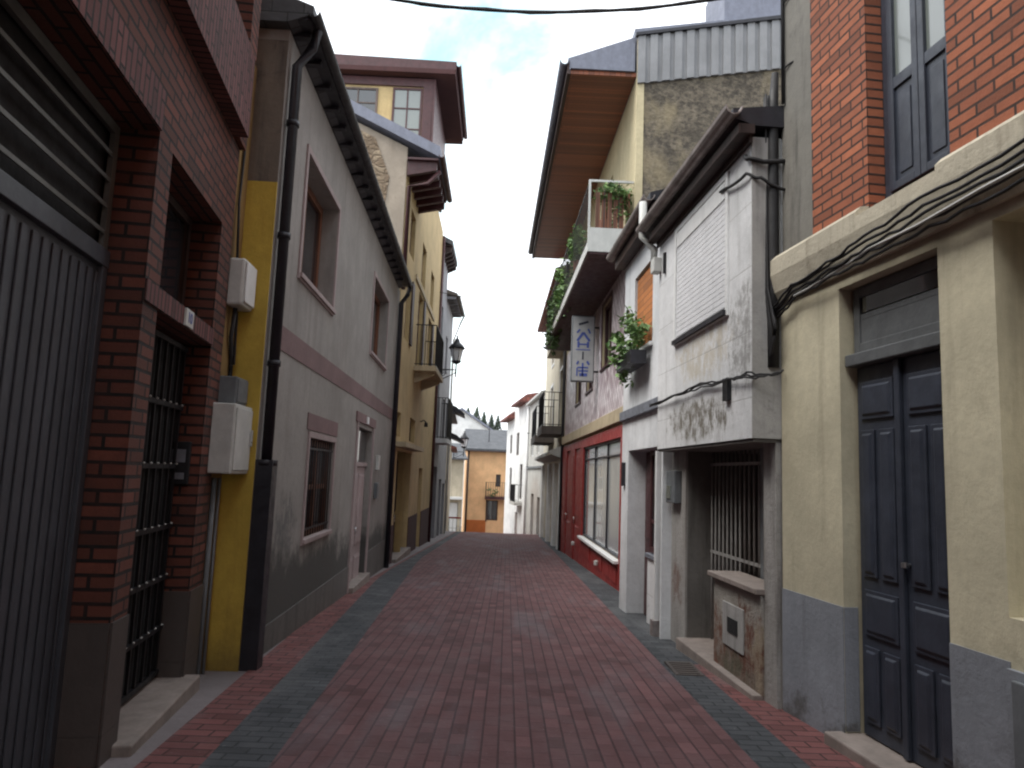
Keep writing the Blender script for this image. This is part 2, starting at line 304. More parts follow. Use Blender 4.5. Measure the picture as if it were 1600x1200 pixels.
SPLIT = {'rosette', 'plinth', 'drainpipe', 'dado', 'shopfront_panel', 'shutter', 'skirting', 'door_frame', 'pilaster', 'bracket', 'floor_vent', 'ground_wall', 'cladding', 'clip', 'side_shutter', 'number_plate', 'painted_edge', 'eave_bracket', 'button', 'canopy', 'trim', 'louvre_slat'}
class MB:
    def __init__(s): s.v = []; s.f = []; s.sm = []
    def poly(s, pts, smooth=False):
        i = len(s.v); s.v += [tuple(p) for p in pts]; s.f.append(tuple(range(i, i+len(pts)))); s.sm.append(smooth); return s
    def box(s, x0, x1, y0, y1, z0, z1):
        x0, x1 = sorted((x0, x1)); y0, y1 = sorted((y0, y1)); z0, z1 = sorted((z0, z1))
        i = len(s.v)
        s.v += [(x0, y0, z0), (x1, y0, z0), (x1, y1, z0), (x0, y1, z0), (x0, y0, z1), (x1, y0, z1), (x1, y1, z1), (x0, y1, z1)]
        for q in ((0, 3, 2, 1), (4, 5, 6, 7), (0, 1, 5, 4), (1, 2, 6, 5), (2, 3, 7, 6), (3, 0, 4, 7)):
            s.f.append(tuple(i+k for k in q)); s.sm.append(False)
        return s
    def hexa(s, p):   # 8 corners: bottom four then top four
        i = len(s.v); s.v += [tuple(q) for q in p]
        for q in ((0, 3, 2, 1), (4, 5, 6, 7), (0, 1, 5, 4), (1, 2, 6, 5), (2, 3, 7, 6), (3, 0, 4, 7)):
            s.f.append(tuple(i+k for k in q)); s.sm.append(False)
        return s
    def prism(s, pts, a0, a1, axis='x'):
        """extrude polygon: axis x -> pts are (y,z); axis y -> pts are (x,z); axis z -> (x,y)"""
        def P(p, a): return {'x': (a, p[0], p[1]), 'y': (p[0], a, p[1]), 'z': (p[0], p[1], a)}[axis]
        n = len(pts); s.poly([P(p, a0) for p in pts]); s.poly([P(p, a1) for p in reversed(pts)])
        for k in range(n):
            a, b = pts[k], pts[(k+1) % n]; s.poly([P(a, a0), P(a, a1), P(b, a1), P(b, a0)])
        return s
    def tube(s, pts, r, n=8, caps=True):
        pts = [Vector(p) for p in pts]; rr = r if isinstance(r, (list, tuple)) else [r]*len(pts)
        base = len(s.v); up = Vector((0, 0, 1))
        for k, p in enumerate(pts):
            d = (pts[min(k+1, len(pts)-1)]-pts[max(k-1, 0)])
            d = d.normalized() if d.length > 1e-9 else up
            a = d.cross(up) if abs(d.z) < .95 else d.cross(Vector((1, 0, 0)))
            a.normalize(); b = d.cross(a)
            for j in range(n):
                t = 2*math.pi*j/n; q = p+(a*math.cos(t)+b*math.sin(t))*rr[k]; s.v.append(tuple(q))
        for k in range(len(pts)-1):
            for j in range(n):
                i0 = base+k*n+j; i1 = base+k*n+(j+1) % n
                s.f.append((i0, i1, i1+n, i0+n)); s.sm.append(True)
        if caps:
            s.f.append(tuple(base+j for j in reversed(range(n)))); s.sm.append(False)
            s.f.append(tuple(base+(len(pts)-1)*n+j for j in range(n))); s.sm.append(False)
        return s
    def lathe(s, prof, cx, cy, n=12):
        base = len(s.v)
        for (r, z) in prof:
            for j in range(n):
                t = 2*math.pi*j/n; s.v.append((cx+r*math.cos(t), cy+r*math.sin(t), z))
        for k in range(len(prof)-1):
            for j in range(n):
                i0 = base+k*n+j; i1 = base+k*n+(j+1) % n; s.f.append((i0, i1, i1+n, i0+n)); s.sm.append(n > 8)
        return s
    def leaves(s, c, rad, n, size, droop=0.):
        """sprays of leaves at uneven spots inside an ellipsoid, on thin stems"""
        ns = max(5, n//26); per = n//ns
        for _ in range(ns):
            while True:
                p = Vector((random.uniform(-1, 1), random.uniform(-1, 1), random.uniform(-1, 1)))
                if p.length < 1: break
            sp = random.uniform(.16, .4)
            for _k in range(per):
                g_ = Vector((random.gauss(0, 1), random.gauss(0, 1), random.gauss(0, 1)))*sp*.7
                q = Vector((c[0]+(p.x+g_.x)*rad[0], c[1]+(p.y+g_.y)*rad[1], c[2]+(p.z+g_.z)*rad[2]))
                e = Euler((random.uniform(-1.2, 1.2), random.uniform(-1.2, 1.2), random.uniform(0, 6.28))).to_matrix()
                sz = size*random.uniform(.45, 1.25)
                s.poly([q+e @ Vector(w)*sz for w in ((0, -1, 0), (.42, -.1, .12), (0, 1, 0), (-.42, -.1, .12))])
        return s
    def islands(s):
        par = list(range(len(s.v)))
        def find(a):
            while par[a] != a: par[a] = par[par[a]]; a = par[a]
            return a
        for f in s.f:
            for k in f[1:]: par[find(k)] = find(f[0])
        bb = {}
        for i, v in enumerate(s.v):
            r = find(i); b = bb.setdefault(r, [list(v), list(v)])
            for k in range(3): b[0][k] = min(b[0][k], v[k]); b[1][k] = max(b[1][k], v[k])
        roots = list(bb); grp = {r: r for r in roots}
        def g(r):
            while grp[r] != r: r = grp[r]
            return r
        for i, a in enumerate(roots):
            for c in roots[i+1:]:
                if all(bb[a][0][k]-.012 <= bb[c][1][k] and bb[c][0][k]-.012 <= bb[a][1][k] for k in range(3)): grp[g(c)] = g(a)
        out = {}
        for f, sm in zip(s.f, s.sm): out.setdefault(g(find(f[0])), []).append((f, sm))
        res = []
        for fs in out.values():
            m = MB()
            for f, sm in fs:
                i = len(m.v); m.v += [s.v[k] for k in f]; m.f.append(tuple(range(i, i+len(f)))); m.sm.append(sm)
            res.append(m)
        return res
    def build(s, name, mat, parent=None, **k):
        if parent is not None and name in SPLIT:
            o = None
            for m in s.islands():
                q = m.build1(name, mat, parent, **k); o = o or q
            return o
        return s.build1(name, mat, parent, **k)
    def build1(s, name, mat, parent=None, fr=None, org=(0, 0, 0), bevel=0., label=None, cat=None, group=None, kind=None, flat=True):
        me = bpy.data.meshes.new(name)
        ox = Vector(org) if parent is None else Vector((0, 0, 0))
        vs = [(v[0]-ox.x, v[1]-ox.y, v[2]-ox.z) for v in s.v]
        key = {}; idx = []
        for v in vs:
            k_ = (round(v[0], 5), round(v[1], 5), round(v[2], 5)); idx.append(key.setdefault(k_, len(key)))
        if any(s.sm): me.from_pydata(list(key), [], [tuple(idx[i] for i in f) for f in s.f]); me.validate()
        else: me.from_pydata(vs, [], s.f)
        me.update()
        uv = me.uv_layers.new(name='UVMap')
        same = len(me.polygons) == len(s.sm)
        for ip, p in enumerate(me.polygons):
            p.use_smooth = s.sm[ip] if same else True; n = p.normal
            for li in p.loop_indices:
                co = me.vertices[me.loops[li].vertex_index].co
                x, y, z = co.x+ox.x, co.y+ox.y, co.z+ox.z
                if abs(n.z) > .8: uv.data[li].uv = (x, y)
                elif abs(n.y) >= abs(n.x): uv.data[li].uv = (x, z)
                else: uv.data[li].uv = (y, z)
        me.materials.append(M[mat] if isinstance(mat, str) else mat)
        o = bpy.data.objects.new(name, me); COL.objects.link(o)
        if parent is not None:
            o.parent = parent
            if parent.parent is None and parent.name in T: o.location = -T[parent.name]
        else:
            o.location = fr.pt(*org); o.rotation_euler = (0, 0, fr.a)
        if bevel:
            b = o.modifiers.new('bevel', 'BEVEL'); b.width = bevel; b.segments = 2; b.limit_method = 'ANGLE'
        return settag(o, label, cat, group, kind)

def facade(L, z0, z1, ops, D=6., u0=0., y0=0., ztop=None):
    """building block with real openings in its front: ops = (u0,u1,z0,z1,depth)"""
    b = MB(); us = sorted({u0, L} | {o[0] for o in ops} | {o[1] for o in ops}); zs = sorted({z0, z1} | {o[2] for o in ops} | {o[3] for o in ops})
    for i in range(len(us)-1):
        for j in range(len(zs)-1):
            cu, cz = (us[i]+us[i+1])/2, (zs[j]+zs[j+1])/2
            if any(o[0] < cu < o[1] and o[2] < cz < o[3] for o in ops): continue
            b.poly([(us[i], y0, zs[j]), (us[i+1], y0, zs[j]), (us[i+1], y0, zs[j+1]), (us[i], y0, zs[j+1])])
    for (a, c, e, f, d) in ops:
        d += y0
        b.poly([(a, y0, e), (a, y0, f), (a, d, f), (a, d, e)]); b.poly([(c, y0, e), (c, d, e), (c, d, f), (c, y0, f)])
        b.poly([(a, y0, f), (c, y0, f), (c, d, f), (a, d, f)]); b.poly([(a, y0, e), (a, d, e), (c, d, e), (c, y0, e)])
        b.poly([(a, d, e), (c, d, e), (c, d, f), (a, d, f)])
    b.poly([(u0, y0, z0), (u0, y0, z1), (u0, D, z1), (u0, D, z0)]); b.poly([(L, y0, z0), (L, D, z0), (L, D, z1), (L, y0, z1)])
    b.poly([(u0, D, z0), (u0, D, z1), (L, D, z1), (L, D, z0)]); b.poly([(u0, y0, z1), (L, y0, z1), (L, D, z1), (u0, D, z1)])
    return b

def frame_box(u0, u1, z0, z1, y0, y1, w, mull=0, rails=()):
    b = MB(); b.box(u0, u0+w, y0, y1, z0, z1).box(u1-w, u1, y0, y1, z0, z1).box(u0+w, u1-w, y0, y1, z1-w, z1).box(u0+w, u1-w, y0, y1, z0, z0+w)
    for k in range(mull):
        c = u0+(u1-u0)*(k+1)/(mull+1); b.box(c-w*.4, c+w*.4, y0+.005, y1-.002, z0+w, z1-w)
    for r in rails:
        zz = z0+(z1-z0)*r; b.box(u0+w, u1-w, y0+.008, y1-.004, zz-w*.35, zz+w*.35)
    return b

def window(par, op, fm='woodd', pane='glass', w=.06, mull=1, rails=(), sill=None, surround=None, shutter=None, fill=1., sw=.09, curtain=False):
    u0, u1, z0, z1, d = op
    win = frame_box(u0+.004, u1-.004, z0+.004, z1-.004, d-.07, d-.015, w, mull, rails).build('window', fm, par)
    MB().box(u0+w*.7, u1-w*.7, d-.035, d-.03, z0+w*.7, z1-w*.7).build('pane', pane, win)
    if curtain: pass
    if sill: MB().box(u0-.05, u1+.05, -.05, d-.072, z0-.05, z0+.003).build('sill', sill, win, bevel=.006)
    if surround:
        s = MB(); s.box(u0-sw, u0-.001, -.022, .02, z0-sw, z1+sw).box(u1+.001, u1+sw, -.022, .02, z0-sw, z1+sw)
        s.box(u0-.001, u1+.001, -.022, .02, z1+.001, z1+sw).box(u0-.001, u1+.001, -.022, .02, z0-sw, z0-.001).build('surround', surround, win, bevel=.004)
    if shutter:
        s = MB(); zb = z1-(z1-z0)*fill; k = zb
        while k < z1-.02:
            s.box(u0+.012, u1-.012, d-.1, d-.085, k, min(k+.046, z1-.01)); k += .052
        s.build('shutter', shutter, win, bevel=.004)
    return win

def panelled(b, u0, u1, z0, z1, y, rects, t=.045):
    """door leaf body with raised panels"""
    b.box(u0, u1, y, y+t, z0, z1)
    for (a, c, e, f) in rects:
        A, C, E_, F_ = u0+(u1-u0)*a, u0+(u1-u0)*c, z0+(z1-z0)*e, z0+(z1-z0)*f
        b.box(A, C, y-.016, y, E_, F_)
        i = .022; b.hexa([(A+i, y-.016, E_+i), (C-i, y-.016, E_+i), (C-i, y-.015, F_-i), (A+i, y-.015, F_-i),
                          (A+i*1.7, y-.028, E_+i*1.7), (C-i*1.7, y-.028, E_+i*1.7), (C-i*1.7, y-.028, F_-i*1.7), (A+i*1.7, y-.028, F_-i*1.7)]) if C-A > .1 and F_-E_ > .1 else None
    return b

def railing(par, u0, u1, yf, yb, z0, z1, mat='black', step=.11, name='railing', r=.009, bars=True, sides=True):
    b = MB()
    for zz in (z0+.05, z1):
        b.box(u0, u1, yf-.012, yf+.012, zz-.012, zz+.012)
        if sides: b.box(u0-.012, u0+.012, yf+.013, yb, zz-.012, zz+.012); b.box(u1-.012, u1+.012, yf+.013, yb, zz-.012, zz+.012)
    if bars:
        n = max(1, int((u1-u0)/step))
        for k in range(n+1):
            x = u0+(u1-u0)*k/n; b.tube([(x, yf, z0), (x, yf, z1)], r, 6, False)
        if sides:
            n = max(1, int((yb-yf)/step))
            for k in range(1, n):
                y = yf+(yb-yf)*k/n
                for x in (u0, u1): b.tube([(x, y, z0), (x, y, z1)], r, 6, False)
    return b.build(name, mat, par)

def gutterpipe(b, pts, r=.045): return b.tube(pts, r, 10)

def gutter(par, u0, u1, yc, z, mat='gutter', r=.06):
    b = MB(); n = 8
    prof = [(yc+r*math.cos(t), z+r*math.sin(t)) for t in [math.pi+math.pi*k/n for k in range(n+1)]]
    prof += [(y*1.0+(yc-y)*.14, zz+(.0 if k in (0, n) else .008)) for k, (y, zz) in reversed(list(enumerate(prof)))]
    b.prism([(p[0], p[1]) for p in prof], u0, u1)
    return b.build('gutter', mat, par)

def text(body, size, fr, u, v, z, mat, par, ext=.002, name='lettering', sx=1.):
    c = bpy.data.curves.new('t', 'FONT'); c.body = body; c.size = size; c.extrude = ext; c.align_x = 'CENTER'; c.align_y = 'CENTER'
    o = bpy.data.objects.new('t', c); COL.objects.link(o); bpy.context.view_layer.update()
    me = bpy.data.meshes.new_from_object(o.evaluated_get(bpy.context.evaluated_depsgraph_get())); bpy.data.objects.remove(o)
    me.transform(Matrix.Translation((u, v, z)) @ Matrix.Rotation(math.pi/2, 4, 'X') @ Matrix.Diagonal((sx, 1, 1, 1)))
    me.materials.clear(); me.materials.append(M[mat])
    o = bpy.data.objects.new(name, me); COL.objects.link(o); o.parent = par
    if par.parent is None and par.name in T: o.location = -T[par.name]
    return o

def children(o): return [c for c in COL.objects if c.parent == o]
def copy_tree(o, parent=None):
    c = o.copy(); COL.objects.link(c); c.parent = parent
    for ch in children(o): copy_tree(ch, c)
    return c

# ------------------------------------------------------------------ ground
def strip(name, mat, xl, xr, ys, dz, kind='structure', nx=1):
    """sheet following the street's fall between two edge functions"""
    b = MB()
    for i in range(len(ys)-1):
        y0, y1 = ys[i], ys[i+1]
        for k in range(nx):
            def X(y, t): return xl(y)+(xr(y)-xl(y))*t
            t0, t1 = k/nx, (k+1)/nx
            b.poly([(X(y0, t0), y0, zg(y0)+dz), (X(y0, t1), y0, zg(y0)+dz), (X(y1, t1), y1, zg(y1)+dz), (X(y1, t0), y1, zg(y1)+dz)])
    return b.build(name, mat, None, fr=WORLD, kind=kind)
def paver(name, c1, c2, mortar, w, h, rot, stain, samt, seed=0, cross=1.):
    m, nt, b = newmat(name)
    tc = nt.nodes.new('ShaderNodeTexCoord'); mp = nt.nodes.new('ShaderNodeMapping'); mp.inputs['Rotation'].default_value = (0, 0, rot)
    nt.links.new(tc.outputs['UV'], mp.inputs[0])
    br = N(nt, 'ShaderNodeTexBrick'); br.inputs['Scale'].default_value = 1; br.inputs['Brick Width'].default_value = w
    br.inputs['Row Height'].default_value = h; br.inputs['Mortar Size'].default_value = .007; br.inputs['Mortar Smooth'].default_value = .3
    br.inputs['Color1'].default_value = c4(c1); br.inputs['Color2'].default_value = c4(c2); br.inputs['Mortar'].default_value = c4(mortar)
    nt.links.new(mp.outputs[0], br.inputs['Vector'])
    ln = N(nt, 'ShaderNodeTexBrick'); ln.inputs['Scale'].default_value = 1; ln.inputs['Brick Width'].default_value = 500.
    ln.inputs['Row Height'].default_value = h; ln.inputs['Mortar Size'].default_value = .007; ln.inputs['Mortar Smooth'].default_value = .3
    nt.links.new(mp.outputs[0], ln.inputs['Vector'])
    br.inputs['Mortar'].default_value = c4([x*(1-cross)+y*cross for x, y in zip(c1, mortar)])
    od = N(nt, 'ShaderNodeTexBrick'); od.inputs['Scale'].default_value = 1; od.inputs['Brick Width'].default_value = w
    od.inputs['Row Height'].default_value = h; od.inputs['Mortar Size'].default_value = 0.
    od.inputs['Color1'].default_value = (0, 0, 0, 1); od.inputs['Color2'].default_value = (1, 1, 1, 1); nt.links.new(mp.outputs[0], od.inputs['Vector'])
    o = coords(nt, loc=(seed, 0, 0))
    oc = mixc(nt, ramp(nt, od.outputs['Color'], .78, .98, 0, .75), br.outputs['Color'], [x*.58 for x in c1])
    oc = mixc(nt, ramp(nt, od.outputs['Color'], .12, .0, 0, .5), oc, [min(1, x*1.45) for x in c1])
    bc_ = mixc(nt, ln.outputs['Fac'], oc, mortar)
    c = mixc(nt, ramp(nt, noise(nt, o, 4, 6, .7), .35, .75, 0, .35), bc_, [x*.6 for x in c1])
    c = mixc(nt, ramp(nt, noise(nt, coords(nt, scale=(1.6, .35, 1), loc=(seed+.4, 2, 0)), 1, 6, .6), .5, .68, 0, samt), c, stain)
    c = mixc(nt, ramp(nt, noise(nt, coords(nt, scale=(.9, .5, 1), loc=(5+seed, 9, 0)), 1, 7, .65), .55, .75, 0, samt*.7), c, [x*.5 for x in c1])
    c = mixc(nt, ramp(nt, noise(nt, o, 38, 3, .5), .68, .74, 0, .35), c, [min(.5, x*2.2) for x in stain])
    nt.links.new(c, b.inputs['Base Color'])
    nt.links.new(ramp(nt, noise(nt, o, 3, 6), .3, .7, .72, .95), b.inputs['Roughness']); b.inputs['Specular IOR Level'].default_value = .3
    bump(nt, b, math_(nt, 'ADD', math_(nt, 'MULTIPLY', br.outputs['Fac'], -1.), math_(nt, 'MULTIPLY', noise(nt, o, 25, 5), .5)), .008)
    return m
M['pavered'] = paver('red paving bricks', (.152, .075, .077), (.136, .068, .071), (.075, .042, .046), .21, .105, math.pi/2, (.15, .125, .138), .55, 0, .3)
M['paveedge'] = paver('red edge bricks', (.19, .075, .072), (.14, .057, .056), (.04, .025, .025), .24, .12, 0, (.16, .13, .13), .6, 3)
M['pavedark'] = paver('grey paving bricks', (.07, .073, .08), (.06, .063, .07), (.03, .032, .036), .21, .105, 0, (.12, .12, .125), .6, 6)
M['cement'] = plaster('cement pavement', (.2, .175, .18), (.12, .11, .11), .6, .2, seed=31)
M['earth'] = plaster('ground', (.12, .11, .10), seed=32)
YS = [-12]+list(range(-10, 37, 2))+[37, 38, 40, 44, 50, 56, 62, 70]
def clamp(a, lo, hi): return max(lo, min(hi, a))
YG = [-60, -12]+YS[1:]+[100, 140, 300, 900]
strip('ground', 'earth', lambda y: -400, lambda y: 400, YG, -.03)
strip('pavement', 'cement', lambda y: -3.4, lambda y: 3.4, YS, -.008)
li = lambda y: -1.3-.062*(clamp(y, -4, 19)-4.8)
lo_ = lambda y: -1.68-.075*(clamp(y, -4, 15)-4.8)
le = lambda y: (-2.02-.08*(clamp(y, -4, 11)-4.8)) if y < 60 else -3
strip('road', 'pavered', li, lambda y: 1.5+(.06 if y < 30 else .02), YS, 0., nx=2)
strip('road_band', 'pavedark', lo_, li, YS, 0.)
strip('road_edge', 'paveedge', le, lo_, YS, 0.)
strip('road_band', 'pavedark', lambda y: 1.56 if y < 30 else 1.52, lambda y: (1.88 if y < 7.6 else 2.3), [-12, -8, -4, 0, 4, 7.5, 7.6, 12, 18, 24, 30, 36, 37, 40, 44], 0.)
strip('road_edge', 'paveedge', lambda y: 1.88, lambda y: 3., [-12, -6, 0, 4, 7.5], 0.)
strip('road_margin', 'cement', lambda y: 2.3, lambda y: 3., [7.5, 12, 18, 24], 0.)
# drain cover and utility cover on the right-hand side
d = MB(); d.box(1.6, 1.86, 7.0, 7.5, zg(7.25)-.02, zg(7.25)+.016)
for k in range(6): d.box(1.63, 1.83, 7.04+k*.075, 7.07+k*.075, zg(7.25)+.014, zg(7.25)+.022)
d.build('drain_cover', 'granite', None, fr=WORLD, org=(1.73, 7.25, zg(7.25)), label='brown grey ribbed utility cover in the grey paving before the barred porch', cat='drain cover')

# ------------------------------------------------------------------ L1: dark red brick house, near left
F1 = Frame((-1.54, 0), (-2.46, 6.12)); Y1 = zg(6)
h = thing('brick_house', 'dark red brick house with grey garage gate and barred doorway, nearest on the left', 'house', F1, (0, 0, -.2))
ops = [(.6, 4.27, -.15, 3.47, .30), (4.53, 5.87, -.12, 2.43, .3), (4.53, 5.87, 2.57, 3.45, .3)]
facade(6.25, -3, 4.24, ops, 7, u0=-20).build('wall', 'brickL', h)  # unseen length behind the camera, stretched to shade the near street
MB().box(4.27, 5.87, -.014, -.001, 2.435, 2.565).build('lintel', 'brickLs', h)
MB().box(.6, 4.27, -.012, -.001, 3.475, 3.72).build('lintel', 'brickLs', h)
# stone plinth
p = MB(); p.box(4.272, 4.528, -.014, -.001, -.6, .6).box(5.872, 6.25, -.014, -.001, -.6, .52).box(4.255, 4.268, 0, .27, -.6, .6).box(5.855, 5.868, 0, .27, -.12, .52)
p.build('plinth', 'granite', h)
# upper floor jutting out
up = MB(); up.box(-20, 5.98, -.125, 7, 4.24, 4.95); up.build('upper_wall', 'brickLs', h)
facade(6.02, 4.95, 7.4, [(3.9, 5.75, 4.96, 6.4, .3), (.6, 2.6, 5.6, 7., .2)], 7, u0=-20, y0=-.125).build('upper_wall', 'brickL', h)
MB().box(6.021, 6.25, -.05, 7, 4.24, 7.4).build('corner_post', 'brickL', h)
window(h, (3.9, 5.75, 4.96, 6.4, .175), 'white', 'glassb', .08, 1)
window(h, (.6, 2.6, 5.6, 7., .075), 'white', 'glassb', .08, 1)
MB().box(-20.2, 6.3, -.4, 7.2, 7.4, 7.6).build('roof', 'roof', h)  # unseen top and eave, kept low so light reaches the house opposite
# garage gate
g = MB(); g.box(.61, 4.26, .24, .28, -.14, 2.62)
k = .7
while k < 4.2: g.box(k, k+.055, .229, .24, -.12, 2.56); k += .105
g.box(.61, 4.26, .2, .24, 2.6, 2.7); g.box(4.19, 4.26, .205, .24, -.14, 2.6)
gd = g.build('garage_gate', 'greymetal', h, bevel=.004)
g = MB(); g.box(.61, 4.26, .22, .25, 3.4, 3.46); g.box(4.2, 4.26, .22, .25, 2.7, 3.4); g.box(2.4, 2.46, .22, .25, 2.7, 3.4)
for k in range(4): z = 2.79+k*.155; g.box(.61, 4.2, .222, .232, z, z+.024)
g.build('vent_grille', 'louvre', gd)
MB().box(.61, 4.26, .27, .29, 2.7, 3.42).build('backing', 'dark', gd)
# entrance
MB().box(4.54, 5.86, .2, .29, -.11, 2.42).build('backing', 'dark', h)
dr = MB()
for k in range(9): x = 4.6+k*.15; dr.box(x-.012, x+.012, .165, .185, -.06, 2.38)
for z in (-.08, .25, .62, 1., 1.45, 1.9, 2.36): dr.box(4.55, 5.85, .16, .19, z, z+.035)
dd = dr.build('door', 'black', h)
s = MB()
for z in (.27, .64, 1.02, 1.47, 1.92):
    for k in range(9): s.lathe([(0, z+.007), (.009, z+.017), (0, z+.027)], 4.6+k*.15, .155, 6)
s.build('rosette', 'offwhite', dd)
MB().box(4.7, 4.76, .12, .16, .9, 1.02).build('handle', 'silver', dd)
window(h, (4.53, 5.87, 2.57, 3.45, .3), 'woodd', 'glass', .06, 1)
st = MB(); st.box(4.45, 5.95, -.12, .3, -.7, -.11); st.build('step', 'step', h, bevel=.012)
pl = MB().box(5.04, 5.22, -.03, -.0145, 2.44, 2.56).build('number_plate', 'offwhite', h)
text('10', .11, F1, 5.13, -.031, 2.5, 'blue', pl, name='number')
# door phone on the brick reveal
q = thing('door_phone', 'small grey door phone on the brick reveal of the barred doorway', 'door phone', F1, (5.78, .14, 1.3))
b = MB(); b.box(5.815, 5.853, .07, .23, 1.33, 1.66); b.build('housing', 'black', q, bevel=.008)
MB().box(5.808, 5.814, .1, .2, 1.5, 1.6).build('speaker_plate', 'ledge', q); MB().box(5.808, 5.814, .1, .2, 1.37, 1.42).build('button_row', 'ledge', q)

# ------------------------------------------------------------------ L2: narrow dirty ochre strip with boxes
F3 = Frame((-2.24, 6.55), (-2.68, 16.8))
h = thing('ochre_wall', 'narrow dirty ochre wall between the dark brick house and the drainpipe', 'wall', F3, (-.2, .3, -.25))
facade(-.01, -3, 5.2, [], 1.2, u0=-.42, y0=.27).build('wall', 'ochre', h)
cp = MB(); cp.tube([(-.28, .245, -.6), (-.28, .245, 1.38)], .022, 8); cp.tube([(-.14, .25, -.6), (-.14, .25, 1.38)], .014, 8); cp.build('pipe', 'greybox', h)
q = thing('meter_cabinet', 'large pale grey meter cabinet low on the ochre wall', 'meter cabinet', F3, (-.22, .27, 1.42))
MB().box(-.5, -.03, .05, .268, 1.42, 2.0).build('cabinet', 'offwhite', q, bevel=.012)
MB().box(-.47, -.06, .036, .05, 1.45, 1.97).build('cabinet_door', 'offwhite', q, bevel=.006)
MB().box(-.1, -.075, .015, .036, 1.66, 1.8).build('handle', 'silver', q, bevel=.004)
q = thing('junction_box', 'dark grey junction box standing directly on the pale meter cabinet', 'junction box', F3, (-.2, .27, 2.0))
MB().box(-.36, -.06, .1, .268, 2.01, 2.24).build('box_body', 'greybox', q, bevel=.01); MB().box(-.34, -.08, .09, .1, 2.03, 2.22).build('lid', 'greybox', q, bevel=.004)
cb = MB(); cb.tube([(-.25, .2, 2.24), (-.25, .2, 2.34), (-.12, .22, 2.37), (-.09, .24, 2.85)], .012, 6); cb.build('cable', 'cable', q)
q = thing('fuse_box', 'white fuse box with a rounded lid, high on the ochre wall', 'fuse box', F3, (-.2, .27, 2.9))
MB().box(-.34, -.04, .12, .268, 2.86, 3.28).build('box_body', 'offwhite', q, bevel=.025); MB().box(-.32, -.06, .1, .12, 2.89, 3.25).build('lid', 'white', q, bevel=.01)
cb = MB(); cb.tube([(-.2, .22, 2.86), (-.19, .24, 2.6), (-.1, .25, 2.4), (-.09, .255, 2.24)], .02, 6)
cb.tube([(-.26, .22, 3.28), (-.25, .25, 3.8), (-.2, .255, 4.4), (-.2, .255, 4.9)], .012, 6); cb.build('cable', 'cable', q)

# ------------------------------------------------------------------ L3: grey stucco house
h = thing('grey_stucco_house', 'two storey grey stucco house with a mauve band and black drainpipe on the left', 'house', F3, (0, 0, zg(6.6)))
w3 = [(1., 2.76, 3.52, 4.85, .27), (6.15, 8.2, 3.55, 4.9, .23), (2.0, 3.5, .68, 1.84, .12), (5.35, 7.1, -1.2, 2.19, .16)]
facade(10.2, -3, 5.62, w3, 6).build('wall', 'stucco3', h)
e = MB(); e.box(-.022, -.002, 0, .27, -.5, 4.1); e.build('painted_edge', 'yellowp', h)
e = MB(); e.box(-.02, -.002, 0, .5, 4.101, 5.5); e.build('side_wall', 'conc', h)
MB().box(.16, 10.2, -.008, -.001, 2.62, 2.86).build('band', 'pink', h)
dd = MB(); dd.box(.14, 5.3, -.014, -.001, -1, -.02).box(7.15, 10.2, -.014, -.001, -1.2, .0); dd.build('skirting', 'dado3', h)
window(h, w3[0], 'woodb', 'glass', .09, 1, sill='pinkl', surround='pinkl', sw=.07, shutter=None)
window(h, w3[1], 'woodb', 'glass', .09, 1, sill='pinkl', surround='pinkl', sw=.07)
wn = window(h, w3[2], 'woodb', 'glass', .08, 1, (.5,), sill='pinkl', surround='pinkl', sw=.07)
gr = MB()
for k in range(11): x = 2.08+k*.134; gr.tube([(x, .015, .7), (x, .015, 1.83)], .008, 6)
for z in (.78, 1.72): gr.box(2.0, 3.5, .008, .022, z-.012, z+.012)
gr.build('grille', 'black', wn)
MB().box(1.85, 3.65, -.012, -.001, 1.93, 2.12).build('lintel', 'pink', h)
MB().box(5.15, 7.3, -.03, -.001, 2.26, 2.42).build('lintel', 'pink', h, bevel=.005)
dr = panelled(MB(), 5.42, 7.03, -.9, 1.55, .09, [(.08, .46, .45, .95), (.54, .92, .45, .95), (.08, .46, .08, .38), (.54, .92, .08, .38)]).build('door', 'pinkl', h, bevel=.004)
MB().box(5.38, 7.07, .1, .15, 1.62, 2.17).build('fanlight', 'glass', dr)
MB().box(5.36, 7.09, .06, .155, 1.551, 1.62).build('transom', 'pinkl', dr); MB().tube([(6.2, .06, .4), (6.2, .06, .52)], .012, 6).build('handle', 'silver', dr)
f = MB(); f.box(5.26, 5.349, -.03, .01, -1, 2.259).box(7.101, 7.19, -.03, .01, -1, 2.259); f.build('door_frame', 'pinkl', h, bevel=.004)
MB().box(5.3, 7.15, -.1, .16, -1.3, zg(12)+.09).build('step', 'step', h, bevel=.01)
pt = MB().box(6.1, 6.32, -.045, -.031, 2.28, 2.4).build('number_plate', 'white', h)
mb_ = MB().box(7.7, 8., -.07, -.001, .95, 1.25).build('letter_box', 'greybox', h, bevel=.01)
MB().box(7.75, 7.95, -.06, -.001, 1.5, 1.78).build('bell_panel', 'offwhite', h, bevel=.006)
